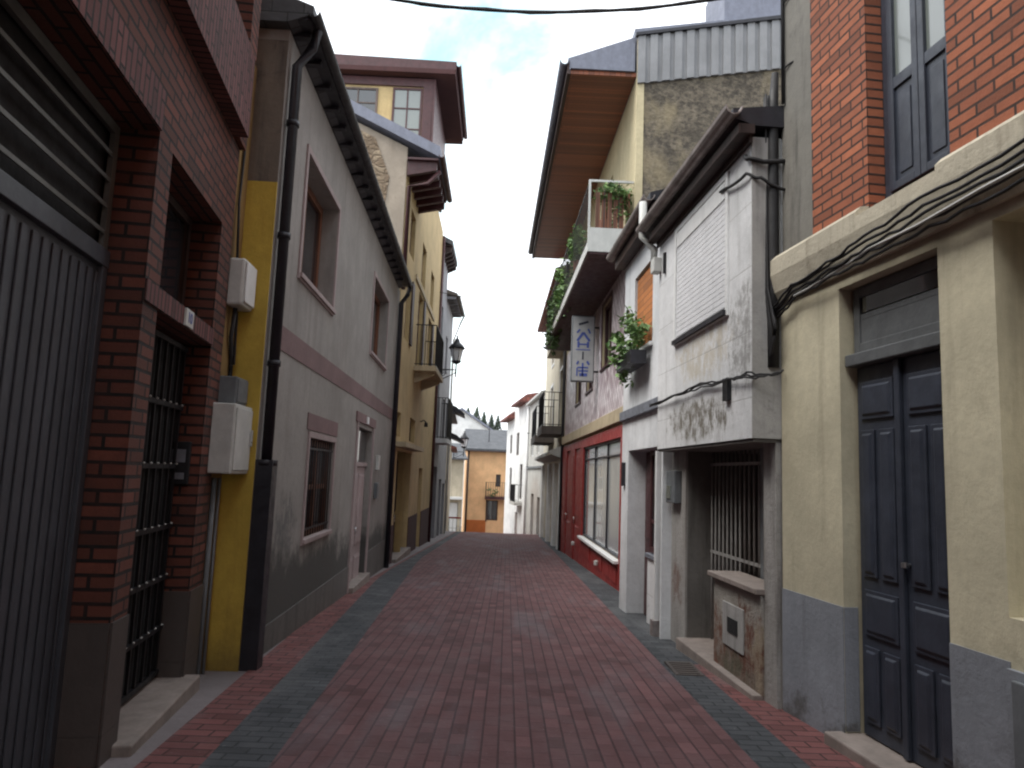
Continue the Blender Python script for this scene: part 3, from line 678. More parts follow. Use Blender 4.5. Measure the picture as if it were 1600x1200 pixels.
# roof, rafters, gutter
r = MB(); r.prism([(-.24, 5.72), (-.24, 5.80), (4.5, 7.55), (6.2, 7.0), (6.2, 5.63), (0, 5.63)], -.12, 9.9); rf = r.build('roof', 'roof', h)
r = MB()
for k in range(20): x = .1+k*.475; r.box(x, x+.08, -.17, -.002, 5.62, 5.665)
r.box(-.1, 9.88, -.22, -.002, 5.665, 5.715); r.build('rafters', 'pipe', h)
gutter(h, -.15, 9.9, -.25, 5.73, 'gutter', .06)
dp = MB(); gutterpipe(dp, [(.09, -.24, 5.68), (.09, -.2, 5.5), (.09, -.07, 5.3), (.09, -.07, 1.5)], .05); dp.box(.005, .175, -.15, .0, -.6, 1.55)
for z in (1.5, 2.4, 3.6, 4.7): gutterpipe(dp, [(.09, -.07, z), (.09, -.07, z+.05)], .062 if z > 1.6 else .1)
dp.build('drainpipe', 'pipe', h)
dp = MB(); gutterpipe(dp, [(9.95, -.24, 5.68), (9.95, -.2, 5.5), (9.95, -.07, 5.3), (9.95, -.07, -1.2)], .055)
dp.build('drainpipe', 'pipe', h)

# ------------------------------------------------------------------ L4: yellow house in two heights
F4 = Frame((-2.68, 16.8), (-2.85, 27.5))
h = thing('yellow_house', 'tall warm yellow house with an iron balcony, a maroon dado and a red roofed attic', 'house', F4, (0, 0, zg(17)))
w4 = [(1.0, 3.9, -1.6, 1.98, .35), (.35, 1.3, 2.32, 2.9, .2), (3.2, 4.5, 2.3, 2.95, .2), (1., 1.9, 4.75, 6.4, .18), (3.7, 4.9, 4.45, 6.6, .18), (6.7, 7.9, 4.7, 6.5, .18),
      (1.1, 2.1, 6.95, 8.1, .18), (4.0, 5.1, 6.95, 8.15, .18), (6.8, 7.9, 6.95, 8.1, .18), (6.2, 7.3, -2, 1.6, .2)]
facade(2.6, -3, 8.8, [w4[1], w4[3], w4[6]]+[(1.0, 2.6, -1.6, 1.98, .35)], 6).build('wall', 'yellow4', h)
facade(10.4, -3, 10.6, [(2.6, 3.9, -1.6, 1.98, .35)]+[w4[i] for i in (2, 4, 5, 7, 8, 9)], 6, u0=2.6).build('wall', 'yellow4', h)
# gable facing the camera: beige render with exposed rubble
MB().prism([(.02, 4.5), (6., 4.5), (6., 11.1), (4.6, 11.3), (.02, 9.15)], -.06, -.002).build('gable_wall', 'beige4', h)
stn = MB().prism([(.42, 8.4), (.5, 7.6), (.8, 6.8), (1.5, 6.0), (4.5, 5.9), (5.5, 10.6), (4.5, 11.), (2.8, 10.3), (.8, 9.35)], -.085, -.061).build('exposed_stone', 'stone4', h)
rg = MB(); rg.prism([(-.78, 8.86), (-.78, 9.12), (4.6, 11.75), (6.3, 11.0), (6.3, 10.7), (4.6, 11.45)], -.25, 2.6); rg.build('roof', 'fascia', h)
fs = MB()
for k in range(6): x = -.1+k*.5; fs.prism([(-.70, 8.60), (-.70, 8.80), (-.002, 8.85), (-.002, 8.45)], x, x+.13)
fs.box(-.2, 2.58, -.74, -.002, 8.806, 8.855); fs.build('bracket', 'redtrim', h)
gutter(h, -.28, 2.65, -.82, 8.92, 'redtrim', .075)
dp = MB(); gutterpipe(dp, [(-.02, -.78, 8.6), (-.02, -.5, 8.3), (-.02, -.06, 8.2), (-.02, -.06, 5.7)], .05); gutterpipe(dp, [(10.3, -.06, 10.4), (10.3, -.06, -1.2)], .05)
dp.build('drainpipe', 'redtrim', h)
for i in (1, 2): window(h, w4[i], 'woodd', 'glass', .05, 0, (.5,))
for i in (3, 5, 6, 7, 8): window(h, w4[i], 'redtrim', 'glass', .07, 1, (.6,))
wn = window(h, w4[4], 'redtrim', 'glass', .07, 1, (.3, .7))
for sname in (0,):
    s = MB()
    for i in (3, 4, 5):
        u0, u1, z0, z1, d_ = w4[i]
        s.box(u1+.02, u1+.42, -.05, -.012, z0, z1)
    s.build('side_shutter', 'woodd', wn)
MB().box(2.65, 8.3, -.04, -.001, 6.68, 6.8).build('string_course', 'band4', h)
dd = MB(); dd.box(3.92, 6.18, -.02, -.001, -2, .22).box(7.32, 10.4, -.02, -.001, -2, .22).box(.05, .98, -.02, -.001, -2, .22); dd.build('dado', 'maroon', h)
MB().box(.05, 4.2, -.32, -.001, 2.05, 2.16).build('canopy', 'band4', h, bevel=.01)
dr = panelled(MB(), 1.05, 2.4, -1.05, 1.93, .2, [(.08, .46, .5, .95), (.54, .92, .5, .95), (.08, .46, .08, .42), (.54, .92, .08, .42)])
panelled(dr, 2.44, 3.85, -1.05, 1.93, .2, [(.08, .46, .5, .95), (.54, .92, .5, .95), (.08, .46, .08, .42), (.54, .92, .08, .42)])
dr = dr.build('door', 'woodd', h); MB().tube([(2.35, .16, .2), (2.35, .16, .36)], .014, 6).build('handle', 'silver', dr)
panelled(MB(), 6.25, 7.25, -1.3, 1.55, .12, [(.1, .9, .5, .95), (.1, .9, .08, .42)]).build('door', 'woodd', h)
MB().box(.95, 3.95, -.12, .3, -2, zg(18.5)+.1).build('step', 'step', h, bevel=.01)
bl = MB(); bl.box(3.3, 6.0, -.62, -.001, 4.26, 4.4); bl.prism([(-.55, 4.18), (-.55, 4.26), (-.001, 4.26), (-.001, 3.95)], 3.6, 3.75).prism([(-.55, 4.18), (-.55, 4.26), (-.001, 4.26), (-.001, 3.95)], 5.5, 5.65)
bc = bl.build('balcony', 'band4', h); railing(bc, 3.34, 5.96, -.58, -.01, 4.4, 5.55, step=.12, r=.011)
b = MB(); b.tube([(5.6, -.02, 3.), (5.6, -.14, 3.05), (5.6, -.2, 2.98)], .02, 6).lathe([(0, 2.83), (.06, 2.85), (.05, 2.98), (0, 3.)], 5.6, -.2, 8); b.build('wall_lamp', 'black', h)
# attic storey set over the tall part
at = MB(); at.box(4.2, 8.2, -.02, 5.5, 10.601, 13.25); ao = at.build('attic', 'yellow4', h)
tr = MB(); tr.box(4.12, 4.199, -.04, .26, 10.6, 13.25); tr.box(4.13, 4.199, .26, 5.5, 13.0, 13.25); tr.box(4.12, 8.3, -.1, -.021, 10.6, 13.25); tr.build('cladding', 'redtrim', h)
fr_ = MB(); 
def side_win(y0, y1, z0, z1, x, nm, nz, fm, pm):
    b = MB(); b.box(x-.05, x, y0, y0+.06, z0, z1).box(x-.05, x, y1-.06, y1, z0, z1).box(x-.05, x, y0+.06, y1-.06, z1-.06, z1).box(x-.05, x, y0+.06, y1-.06, z0, z0+.06)
    for k in range(1, nm): c = y0+(y1-y0)*k/nm; b.box(x-.045, x-.003, c-.02, c+.02, z0+.06, z1-.06)
    for k in range(1, nz): c = z0+(z1-z0)*k/nz; b.box(x-.043, x-.004, y0+.06, y1-.06, c-.018, c+.018)
    w = b.build('window', fm, h); MB().box(x-.02, x-.012, y0+.05, y1-.05, z0+.05, z1-.05).build('pane', pm, w)
side_win(.28, 1.17, 11.0, 12.95, 4.197, 2, 3, 'redtrim', 'glassb')
side_win(1.62, 3.4, 11.0, 12.9, 4.197, 3, 4, 'woodg', 'glass')
rr = MB(); rr.prism([(-.72, 13.45), (-.72, 13.7), (3, 13.78), (5.8, 13.6), (5.8, 13.4)], 3.88, 8.6); rr.build('attic_roof', 'redtrim', h)
rr = MB(); rr.box(3.86, 8.6, -.7, 5.7, 13.3, 13.44); rr.build('attic_eave', 'maroon', h)
gutter(h, 3.84, 8.65, -.79, 13.6, 'redtrim', .075)

# ------------------------------------------------------------------ L5, L6, L7 further down on the left
F5 = Frame((-2.85, 27.5), (-2.87, 30.2))
h = thing('dark_eaved_house', 'narrow grey house with a wide dark eave and balcony beyond the yellow house', 'house', F5, (0, 0, zg(28)))
w5 = [(.5, 1.4, 2.9, 5., .15), (.5, 1.4, 6.2, 8., .15), (.5, 2.2, -2, 1.7, .3)]
facade(2.7, -4, 10., w5, 6).build('wall', 'grey5', h)
window(h, w5[0], 'woodd', 'glass', .06, 1, (.7,)); window(h, w5[1], 'woodd', 'glass', .06, 1, (.7,))
MB().box(.52, 2.18, .2, .29, -2, 1.68).build('door', 'woodd', h)
MB().box(0.01, 2.69, -.03, -.001, -2, 2.3).build('dado', 'brownwall', h) if False else None
rr = MB(); rr.prism([(-.38, 10.15), (-.38, 10.32), (5, 13.), (5, 10.01), (0, 10.01), (0, 10.3)], -.15, 2.75); rr.build('roof', 'roof', h)
rr = MB()
for k in range(6): x = -.05+k*.52; rr.prism([(-.34, 9.96), (-.34, 10.12), (-.002, 10.12), (-.002, 9.8)], x, x+.14)
rr.box(-.13, 2.72, -.38, -.003, 10.121, 10.145); rr.build('bracket', 'woodd', h)
bl = MB().box(.2, 2.6, -.5, -.001, 2.6, 2.76).build('balcony', 'white3', h); railing(bl, .24, 2.56, -.47, -.01, 2.76, 4.3, step=.1, r=.014)
F6 = Frame((-2.87, 30.2), (-2.9, 34.2))
h = thing('pale_grey_house', 'pale grey house with a light sloping eave and white gutter pipe beside the street lamp', 'house', F6, (0, 0, zg(31)))
w6 = [(.7, 1.6, 2.9, 4.6, .15), (2.5, 3.4, 2.9, 4.6, .15), (.7, 1.6, 5.7, 7.3, .15), (.6, 1.8, -2.6, 1.2, .25), (2.4, 3.6, -2.6, 1.0, .25)]
facade(4.0, -4, 8.9, w6, 6).build('wall', 'grey5', h)
for i in (0, 1, 2): window(h, w6[i], 'woodd', 'glass', .06, 1, (.7,))
for i in (3, 4): u0, u1, z0, z1, d_ = w6[i]; panelled(MB(), u0+.03, u1-.03, -1.6, z1-.03, .14, [(.1, .9, .5, .95), (.1, .9, .08, .42)]).build('door', 'woodd', h)
rr = MB(); rr.prism([(-.45, 8.85), (-.45, 8.97), (5, 10.8), (5, 8.91), (0, 8.91)], -.02, 4.1); rr.build('roof', 'conc', h)
rr = MB()
for k in range(8): x = .05+k*.52; rr.box(x, x+.1, -.4, -.002, 8.74, 8.85)
rr.build('bracket', 'grey5', h)
gutter(h, -.05, 4.15, -.5, 8.9, 'louvre', .06)
dp = MB(); gutterpipe(dp, [(3.95, -.5, 8.8), (3.95, -.4, 8.6), (3.95, -.08, 7.7), (3.95, -.08, -1.6)], .045); dp.build('drainpipe', 'offwhite', h)
F7 = Frame((-2.9, 34.2), (-3.25, 41))
h = thing('beige_house', 'low beige house with two small dark canopies at the far left end of the street', 'house', F7, (0, 0, zg(36)))
w7 = [(.8, 1.8, 2., 3.4, .15), (3.4, 4.4, 2., 3.2, .15), (1., 2.2, -3, .6, .2), (4, 5, -3, .3, .2)]
facade(6.8, -5, 4.3, w7, 6).build('wall', 'beige7', h)
for i in (0, 1): window(h, w7[i], 'woodd', 'glass', .06, 1)
for i in (2, 3): u0, u1, z0, z1, d_ = w7[i]; panelled(MB(), u0+.03, u1-.03, -2, z1-.03, .12, [(.1, .9, .5, .95), (.1, .9, .08, .42)]).build('door', 'woodg', h)
MB().prism([(-.3, 4.2), (-.3, 4.3), (5, 6.0), (5, 4.31)], -.05, 7.).build('roof', 'roof', h)
MB().box(.05, 6.8, -.04, -.001, 1.0, 1.16).build('string_course', 'beige7', h)
for (a, c, z) in ((.1, 1.9, 4.35), (3.4, 5.4, 3.2)):
    MB().prism([(-.75, z-.2), (-.75, z-.1), (-.35, z+.22), (-.001, z+.35), (-.001, z+.1)], a, c).build('canopy', 'pipe', h)

# ------------------------------------------------------------------ R1: cream and brick house, near right
G1 = Frame((2.19, 5.93), (2.96, 0))
h = thing('cream_and_brick_house', 'near right house with cream ground floor, orange brick upstairs and a panelled door', 'house', G1, (1, 0, zg(5.2)))
o1 = [(.83, 1.83, -.12, 2.9, .15), (2.24, 6.5, .9, 2.92, .5)]
facade(24, -3, 3.0, o1, 6).build('wall', 'cream1', h)
u1_ = [(1.2, 1.96, 3.36, 5.7, .2), (3.4, 4.6, 3.9, 5.7, .2)]
facade(24, 3.0, 11.5, u1_, 6, u0=.5).build('upper_wall', 'brickR', h)  # unseen height and length past the camera, extended to shade the left side
MB().box(0, .5, .02, 6, 3.0, 11.5).build('cement_strip', 'conc1', h)
cn = MB(); cn.prism([(.0, 2.985), (-.03, 2.985), (-.07, 3.06), (-.1, 3.2), (-.1, 3.33), (-.06, 3.37), (.0, 3.38)], 0.02, 1.2)
cn.prism([(.0, 2.985), (-.03, 2.985), (-.07, 3.06), (-.1, 3.2), (-.1, 3.3), (.18, 3.36), (.18, 3.02)], 1.2, 1.96)
cn.prism([(.0, 2.985), (-.03, 2.985), (-.07, 3.06), (-.1, 3.2), (-.1, 3.33), (-.06, 3.37), (.0, 3.38)], 1.96, 24); cn.build('cornice', 'cornice1', h)
dd = MB(); dd.box(0.001, .829, -.008, -.001, -1, .7).box(1.831, 2.24, -.008, -.001, -1, .69).box(2.24, 24, -.03, -.001, -1, .66); dd.box(.832, .838, 0, .1, -.1, .7)
dd.build('dado', 'dado1', h)
dr = panelled(MB(), .86, 1.325, -.1, 2.33, .11, [(.12, .86, .85, .955), (.10, .42, .42, .82), (.52, .86, .42, .82), (.12, .86, .265, .385), (.10, .42, .04, .235), (.52, .86, .04, .235)]).build('door', 'door1', h, bevel=.004)
lf = panelled(MB(), 1.335, 1.80, -.1, 2.33, .11, [(.14, .88, .85, .955), (.14, .48, .42, .82), (.58, .88, .42, .82), (.14, .88, .265, .385), (.14, .48, .04, .235), (.58, .88, .04, .235)]).build('door_leaf', 'door1', dr, bevel=.004)
MB().box(1.295, 1.345, .078, .108, -.1, 2.33).build('door_strip', 'door1', dr, bevel=.005)
b = MB(); b.lathe([(0, 1.02), (.02, 1.03), (.02, 1.06), (0, 1.07)], 1.37, .07, 8).tube([(1.37, .07, 1.045), (1.37, .108, 1.045)], .01, 6); b.build('handle', 'silver', dr)
b = MB(); b.box(.84, 1.82, .03, .14, 2.335, 2.42); b.build('transom_bar', 'transom', h, bevel=.008)
b = frame_box(.86, 1.8, 2.425, 2.89, .09, .14, .07, 0); b.box(.86, 1.8, .1, .13, 2.66, 2.70); wn = b.build('transom_window', 'transom', h, bevel=.004)
MB().box(.93, 1.73, .105, .112, 2.71, 2.82).build('pane', 'glass', wn); MB().box(.93, 1.73, .1, .115, 2.49, 2.66).build('panel', 'transom', wn)
MB().box(.78, 1.9, -.13, .15, -.6, -.11).build('step', 'step', h, bevel=.012)
MB().box(2.25, 6.49, .4, .49, .91, 2.9).build('backing', 'cream1', h)
# balcony door upstairs
u0, u1, z0, z1 = 1.2, 1.96, 3.37, 5.7
bd_ = frame_box(u0+.004, u1-.004, z0, z1, .12, .185, .075, 0).build('balcony_door', 'door1', h, bevel=.004)
for a, c in ((u0+.08, (u0+u1)/2-.003), ((u0+u1)/2+.003, u1-.08)):
    b = frame_box(a, c, z0+.08, z1-.08, .1, .15, .055, 0); b.box(a+.05, c-.05, .105, .148, 4.15, 4.23); b.box(a+.05, c-.05, .12, .14, z0+.13, 4.15)
    b.box(a+.09, c-.09, .112, .12, z0+.18, 4.10)
    lf = b.build('door_leaf', 'door1', bd_, bevel=.004); MB().box(a+.05, c-.05, .125, .135, 4.23, z1-.13).build('pane', 'glassb', bd_)
window(h, u1_[1], 'door1', 'glassb', .07, 1)
MB().box(-.05, 24.2, -.7, 6.2, 11.5, 11.7).build('roof', 'roof', h)  # deep eave added out of view to cut the light near the camera
# utility flap on the dado right edge
MB().box(2.3, 2.6, -.06, -.031, .1, .62).build('utility_flap', 'greybox', h, bevel=.006)

# cables pinned under the cornice and across to the white house
def sag(a, b_, s, n=14, wob=0.):
    a, b_ = Vector(a), Vector(b_); out = []
    for k in range(n+1):
        t = k/n; p = a.lerp(b_, t); p.z -= s*4*t*(1-t); p.z += random.uniform(-wob, wob); out.append(p)
    return out
def jagged(pts, wob, sub=5):
    out = []
    for i in range(len(pts)-1):
        a, b_ = Vector(pts[i]), Vector(pts[i+1])
        for k in range(sub):
            p = a.lerp(b_, k/sub); p.z += random.uniform(-wob, wob)*(1 if k else .3)-.012*math.sin(math.pi*k/sub); out.append(p)
    out.append(Vector(pts[-1])); return out
q = thing('cable_bundle', 'sagging black cables clipped under the cream cornice of the near right house', 'cable bundle', G1, (1, -.08, 3))
b = MB()
for k in range(5):
    z = 2.98+.022*k
    b.tube(jagged([(.02, -.05-.008*k, z-.12), (.35, -.06-.01*k, z-.02), (.9, -.09-.01*k, z+.0), (1.35, -.09-.012*k, z+.0+.012*k), (1.9, -.10-.012*k, z+.01+.02*k), (2.6, -.12, z+.02+.024*k), (4.5, -.12, z+.03+.02*k), (8, -.12, z+.05)], .012), .010, 6)
b.build('cables', 'cable', q)
b = MB(); b.tube(jagged([(.35, -.075, 2.96), (1.35, -.11, 3.03), (2.6, -.15, 3.04), (4., -.15, 3.06)], .008), .009, 6); b.build('pale_cable', 'offwhite', q, label='pale cable running with the black ones')
q = thing('riser_cables', 'tangled dark cables and pipe rising in the gap between white and cream houses', 'cable bundle', G1, (0, -.06, 2.5))
b = MB()
b.tube([(-.02, -.06, 2.45), (-.02, -.06, 3.2), (-.03, -.05, 4.6), (.0, -.04, 5.0)], [.05, .055, .05, .03], 8)
for k in range(5):
    r_ = random.uniform
    b.tube(jagged([(-.05+r_(-.03, .05), -.08-.01*k, 4.8), (-.05+r_(-.03, .07), -.11, 3.9), (-.03+r_(-.02, .09), -.12, 3.1), (.03+r_(-.05, .09), -.1, 2.75), (-.04, -.09, 2.4+.02*k)], .01), .011, 6)
b.build('cables', 'cable', q)
b = MB(); b.tube([(.06, 0, 4.7), (.06, 0, 6), (.06, -.0, 9.4)], .016, 6)
for z in (5, 5.6, 6.2, 7): b.tube([(.06, 0, z), (.14, .01, z+.01), (.2, .02, z)], .008, 5)
b.build('upright_cable', 'cable', q)

# ------------------------------------------------------------------ R2: white house with the jutting upper floor
G2 = Frame((1.76, 8.8), (1.95, 5.95)); L2 = 3.0-.13
h = thing('white_house', 'white two storey house with a jutting upper floor, roller shutter and barred porch', 'house', G2, (1.5, .2, zg(7.4)))
ws = (.75, 2.3, 3.05, 4.28, .09)
facade(L2, 1.87, 4.42, [ws], 5.5).build('upper_wall', 'white2', h)
MB().box(L2, L2+.012, .0, .25, 1.87, 4.42).build('side_wall', 'white2s', h)
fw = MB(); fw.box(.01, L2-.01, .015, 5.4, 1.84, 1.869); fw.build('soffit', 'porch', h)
wn = window(h, ws, 'white', 'glass', .05, 0, sill=None, surround='white', sw=.06, shutter='shutter', fill=.97)
MB().box(.77, 2.28, -.02, .0, 4.1, 4.27).build('shutter_box', 'white', wn, bevel=.005)
MB().box(.72, 2.33, -.05, .085, 3.0, 3.045).build('sill', 'pipe', wn)
# ground floor behind
gy = .20
p = MB(); p.box(-.22, .5, gy, 5, -3, 1.84).box(2.62, 2.86, gy, 5, -3, 1.84).box(.5, 2.62, gy+1.0, 5, -3, 1.84); p.build('ground_wall', 'pier2', h)
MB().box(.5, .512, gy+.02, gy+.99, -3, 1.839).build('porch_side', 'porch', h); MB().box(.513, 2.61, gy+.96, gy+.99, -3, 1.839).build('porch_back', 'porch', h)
lw = MB(); lw.box(1.5, 2.62, gy-.03, gy+.22, -3, .6); lo2 = lw.build('parapet', 'low2', h, bevel=.01)
MB().box(1.45, 2.64, gy-.08, gy+.25, .601, .65).build('coping', 'step', lo2, bevel=.008)
mt = MB().box(1.78, 2.28, gy-.045, gy-.031, .04, .42).build('meter_door', 'white2s', h, bevel=.004)
MB().box(1.92, 2.16, gy-.052, gy-.046, .17, .3).build('meter_window', 'dark', mt)
gr = MB()
for k in range(18): x = .56+k*.118; gr.tube([(x, gy+.28, .62 if x > 1.45 else -.3), (x, gy+.28, 1.83)], .013, 6)
for z in (.75, 1.7): gr.box(.52, 2.62, gy+.272, gy+.288, z-.015, z+.015)
gr.build('grille', 'bars', h)
MB().box(1.9, 2.0, gy+.27, gy+.33, .6, 1.84).build('mullion', 'greybox', h)
b = MB(); b.box(1.6, 2.5, gy+.6, gy+.62, .2, 1.84); b.build('back_window', 'glass', h)
dr = panelled(MB(), .55, 1.42, -.35, 1.83, gy+.9, [(.1, .9, .5, .95), (.1, .9, .08, .42)]).build('door', 'woodg', h)
MB().box(.5, 2.62, gy-.1, gy+1., -1, zg(7.5)+.09).build('step', 'step', h, bevel=.01)
# slim post
ps = MB(); ps.box(-.30, -.23, .06, .13, -1, 1.86); ps.build('post', 'white', h); MB().box(-.33, -.2, .03, .16, -1, zg(9)+.18).build('post_foot', 'metalg', h)
mb2 = MB().box(.0, .34, gy-.09, gy-.001, 1.25, 1.62).build('meter_housing', 'greybox', h, bevel=.01)
MB().box(.05, .22, gy-.1, gy-.091, 1.3, 1.45).build('meter_glass', 'glassb', mb2)
# small roof and gutter
rr = MB(); rr.prism([(-.18, 4.56), (-.18, 4.64), (2.8, 5.0), (5.5, 4.8), (5.5, 4.5), (0, 4.5)], -.1, L2+.06); rr.build('roof', 'pipe', h)
rr = MB(); rr.box(-.08, L2+.08, -.14, .0, 4.42, 4.5); rr.box(-.05, L2+.03, -.03, .0, 4.36, 4.42); rr.build('eave', 'woodd', h)
gutter(h, -.15, L2+.14, -.2, 4.62, 'metalg', .075)
dp = MB(); gutterpipe(dp, [(-.08, -.2, 4.95), (-.08, -.2, 4.5), (-.08, -.05, 4.35), (-.08, -.05, 4.1)], .05); dp.build('drainpipe', 'offwhite', h)
MB().box(-.06, .1, -.1, -.001, 4.02, 4.2).build('junction_box', 'offwhite', h, bevel=.01)
MB().box(2.3, 2.42, -.04, -.001, 2.22, 2.42).build('vent', 'black', h)
MB().box(.25, .3, -.03, -.001, 3.95, 4.2).build('hook', 'black', h)
q = thing('wall_cable', 'black cable looping along the foot of the white jutting upper floor', 'cable', G2, (1.5, -.03, 2.4))
b = MB()
for k in range(3): b.tube(jagged([(-.25, -.03, 2.40+.015*k), (.8, -.035-.012*k, 2.43), (1.7, -.035, 2.42+.02*k), (2.5, -.035, 2.40), (2.9, -.05, 2.36+.02*k), (2.96, .1, 2.38), (2.97, .22, 2.42)], .01), .009, 6)
b.build('cables', 'cable', q); 
q = thing('eave_cable', 'dark cable drooping below the near end of the white house gutter', 'cable', G2, (2.8, .1, 4.2))
b = MB(); b.tube(jagged([(2.2, -.03, 4.2), (2.86, -.04, 4.1), (2.92, .06, 4.05), (2.93, .26, 3.95)], .01), .014, 6); b.tube(jagged([(2.8, -.03, 4.28), (2.9, -.03, 4.22), (2.93, .26, 4.2)], .01), .02, 6); b.build('cables', 'cable', q)

# ------------------------------------------------------------------ R3: low pale house
G3 = Frame((1.74, 11.4), (1.84, 8.85)); L3 = G3.L-.0
h = thing('low_pale_house', 'low pale blue grey house with an orange shutter and deep dark doorway', 'house', G3, (1.2, .1, zg(10)))
o3 = [(.75, 1.9, 3.3, 4.45, .13), (.5, L3-.06, -1, 1.92, .32)]
facade(L3, -3, 4.9, o3, 5).build('wall', 'white3', h)
wn = window(h, o3[0], 'orange', 'glass', .07, 0, sill='white')
MB().box(.8, 1.85, .03, .055, 3.36, 4.4).build('shutter', 'orange', wn, bevel=.003)
MB().box(.02, L3, -.06, -.001, 2.38, 2.52).build('ledge', 'ledge', h, bevel=.01)
pn = MB().box(1.3, L3-.07, .12, .2, -1, .48).build('lower_panel', 'white2', h); MB().box(1.26, L3-.065, .09, .25, .481, .53).build('panel_sill', 'ledge', pn)
b = frame_box(1.3, L3-.07, .55, 1.9, .14, .19, .07, 1, (.3,)); wn = b.build('window', 'redtrim', h); MB().box(1.36, L3-.13, .16, .165, .6, 1.86).build('pane', 'glass', wn)
panelled(MB(), .52, 1.25, -.6, 1.9, .26, [(.1, .9, .5, .95), (.1, .9, .08, .42)]).build('door', 'redtrim', h)
rr = MB(); rr.prism([(-.2, 5.0), (-.2, 5.08), (2.6, 5.9), (5, 5.4), (5, 4.95), (0, 4.95)], -.1, L3+.0); rr.build('roof', 'pipe', h)
rr = MB(); rr.box(-.08, L3-.01, -.16, -.001, 4.82, 4.95); rr.build('eave', 'woodd', h)
gutter(h, -.15, L3+.02, -.22, 5.04, 'metalg', .075)
MB().box(.2, .3, -.05, -.001, 1.4, 1.75).build('vent', 'pipe', h)
q = thing('flower_box', 'bushy green plants in a dark box under the orange shutter', 'flower box', G3, (1.3, -.15, 3.1))
MB().box(.85, 1.85, -.27, -.06, 3.02, 3.2).build('trough', 'pipe', q); MB().leaves((1.25, -.2, 3.42), (.62, .2, .34), 620, .065).build('leaves', 'leaf', q)
MB().leaves((.85, -.2, 3.1), (.3, .16, .25), 160, .06).build('trailing_leaves', 'leaf', q)

# ------------------------------------------------------------------ R4: big building with red shop, balcony and deep eave
G4 = Frame((1.84, 24.8), (2.12, 13.0)); L4_ = G4.L
h = thing('shop_building', 'tall building with a red shopfront, patterned cladding and a deep varnished eave', 'building', G4, (6, 0, zg(19)))
o4 = [(5.5, 11.1, .02, 2.28, .1), (3.6, 4.9, -1.9, 2.3, .05), (1.4, 2.5, -1.9, 2.3, .05), (8.2, 9.5, 3.95, 5.4, .12), (3.2, 4.4, 3.6, 5.2, .12), (5.6, 6.8, 3.7, 5.2, .12),
      (7.6, 9.2, 6.1, 8.2, .15), (3., 4.6, 6.1, 8.2, .15)]
facade(L4_, -4, 9.0, o4, 6).build('wall', 'cream4', h)
c = MB()   # cladding panels between band and balcony, cut round the windows
us = [0.1, 3.1, 4.5, 5.5, 6.9, 8.1, 9.6, L4_-.02]
for i in range(7):
    hole = {1: (3.6, 5.2), 3: (3.7, 5.2), 5: (3.95, 5.4)}.get(i)
    if hole: c.box(us[i], us[i+1], -.014, -.001, 2.86, hole[0]-.08); c.box(us[i], us[i+1], -.014, -.001, hole[1]+.06, 5.6)
    else: c.box(us[i], us[i+1], -.014, -.001, 2.86, 5.6)
c.build('cladding', 'tile4', h)
for i in (3, 4, 5): window(h, o4[i], 'redtrim', 'glass', .09, 1, sill='redtrim', surround='redtrim', sw=.08)
for i in (6, 7): window(h, o4[i], 'woodb', 'glass', .09, 1)
MB().box(.05, L4_-.02, -.1, -.001, 2.56, 2.82).build('band', 'band4', h, bevel=.012)
sf = MB()
for (a, c_, e, f) in ((0.05, 1.4, -2, 2.5), (2.5, 3.6, -2, 2.5), (4.9, 5.5, -2, 2.5), (11.1, L4_-.02, -2, 2.5), (1.4, 2.5, 2.3, 2.5), (3.6, 4.9, 2.3, 2.5), (5.5, 11.1, 2.28, 2.5), (5.5, 11.1, -2, -.04)):
    sf.box(a, c_, -.045, -.001, e, f)
sh = sf.build('shopfront', 'red4', h)
b = MB(); 
for (a, c_) in ((.15, 1.3), (2.6, 3.5)): b.box(a+.1, c_-.1, -.06, -.046, -.3, 2.1)
for (a, c_) in ((5.6, 7.3), (7.5, 9.2), (9.4, 11.)): b.box(a+.05, c_-.05, -.06, -.046, -.42, -.12)
b.build('shopfront_panel', 'red4', sh, bevel=.006)
b = frame_box(5.505, 11.095, .025, 2.275, .0, .09, .05, 2, (.86,)); wn = b.build('shop_window', 'pipe', h)
MB().box(5.55, 11.05, .04, .045, .07, 2.22).build('pane', 'glass_refl', wn)
MB().box(5.45, 11.12, -.14, -.002, -.04, .018).build('sill', 'white', wn, bevel=.008)
for (a, c_) in ((3.6, 4.9), (1.4, 2.5)):
    dr = panelled(MB(), a+.02, c_-.02, -1.1, 2.28, .0, [(.1, .9, .45, .95), (.1, .9, .06, .38)]).build('door', 'red4', h); MB().tube([(a+.15, -.05, .2), (a+.15, -.05, .4)], .014, 6).build('handle', 'silver', dr)
q = MB()
for x in (4.2, 8.7): q.lathe([(0, -.36), (.05, -.34), (.055, -.26), (0, -.24)], x, -.1, 8)
q.build('floor_vent', 'offwhite', h)
dp = MB(); gutterpipe(dp, [(0.02, -.07, 8.9), (.02, -.07, -1.6)], .055); dp.build('drainpipe', 'pipe', h)
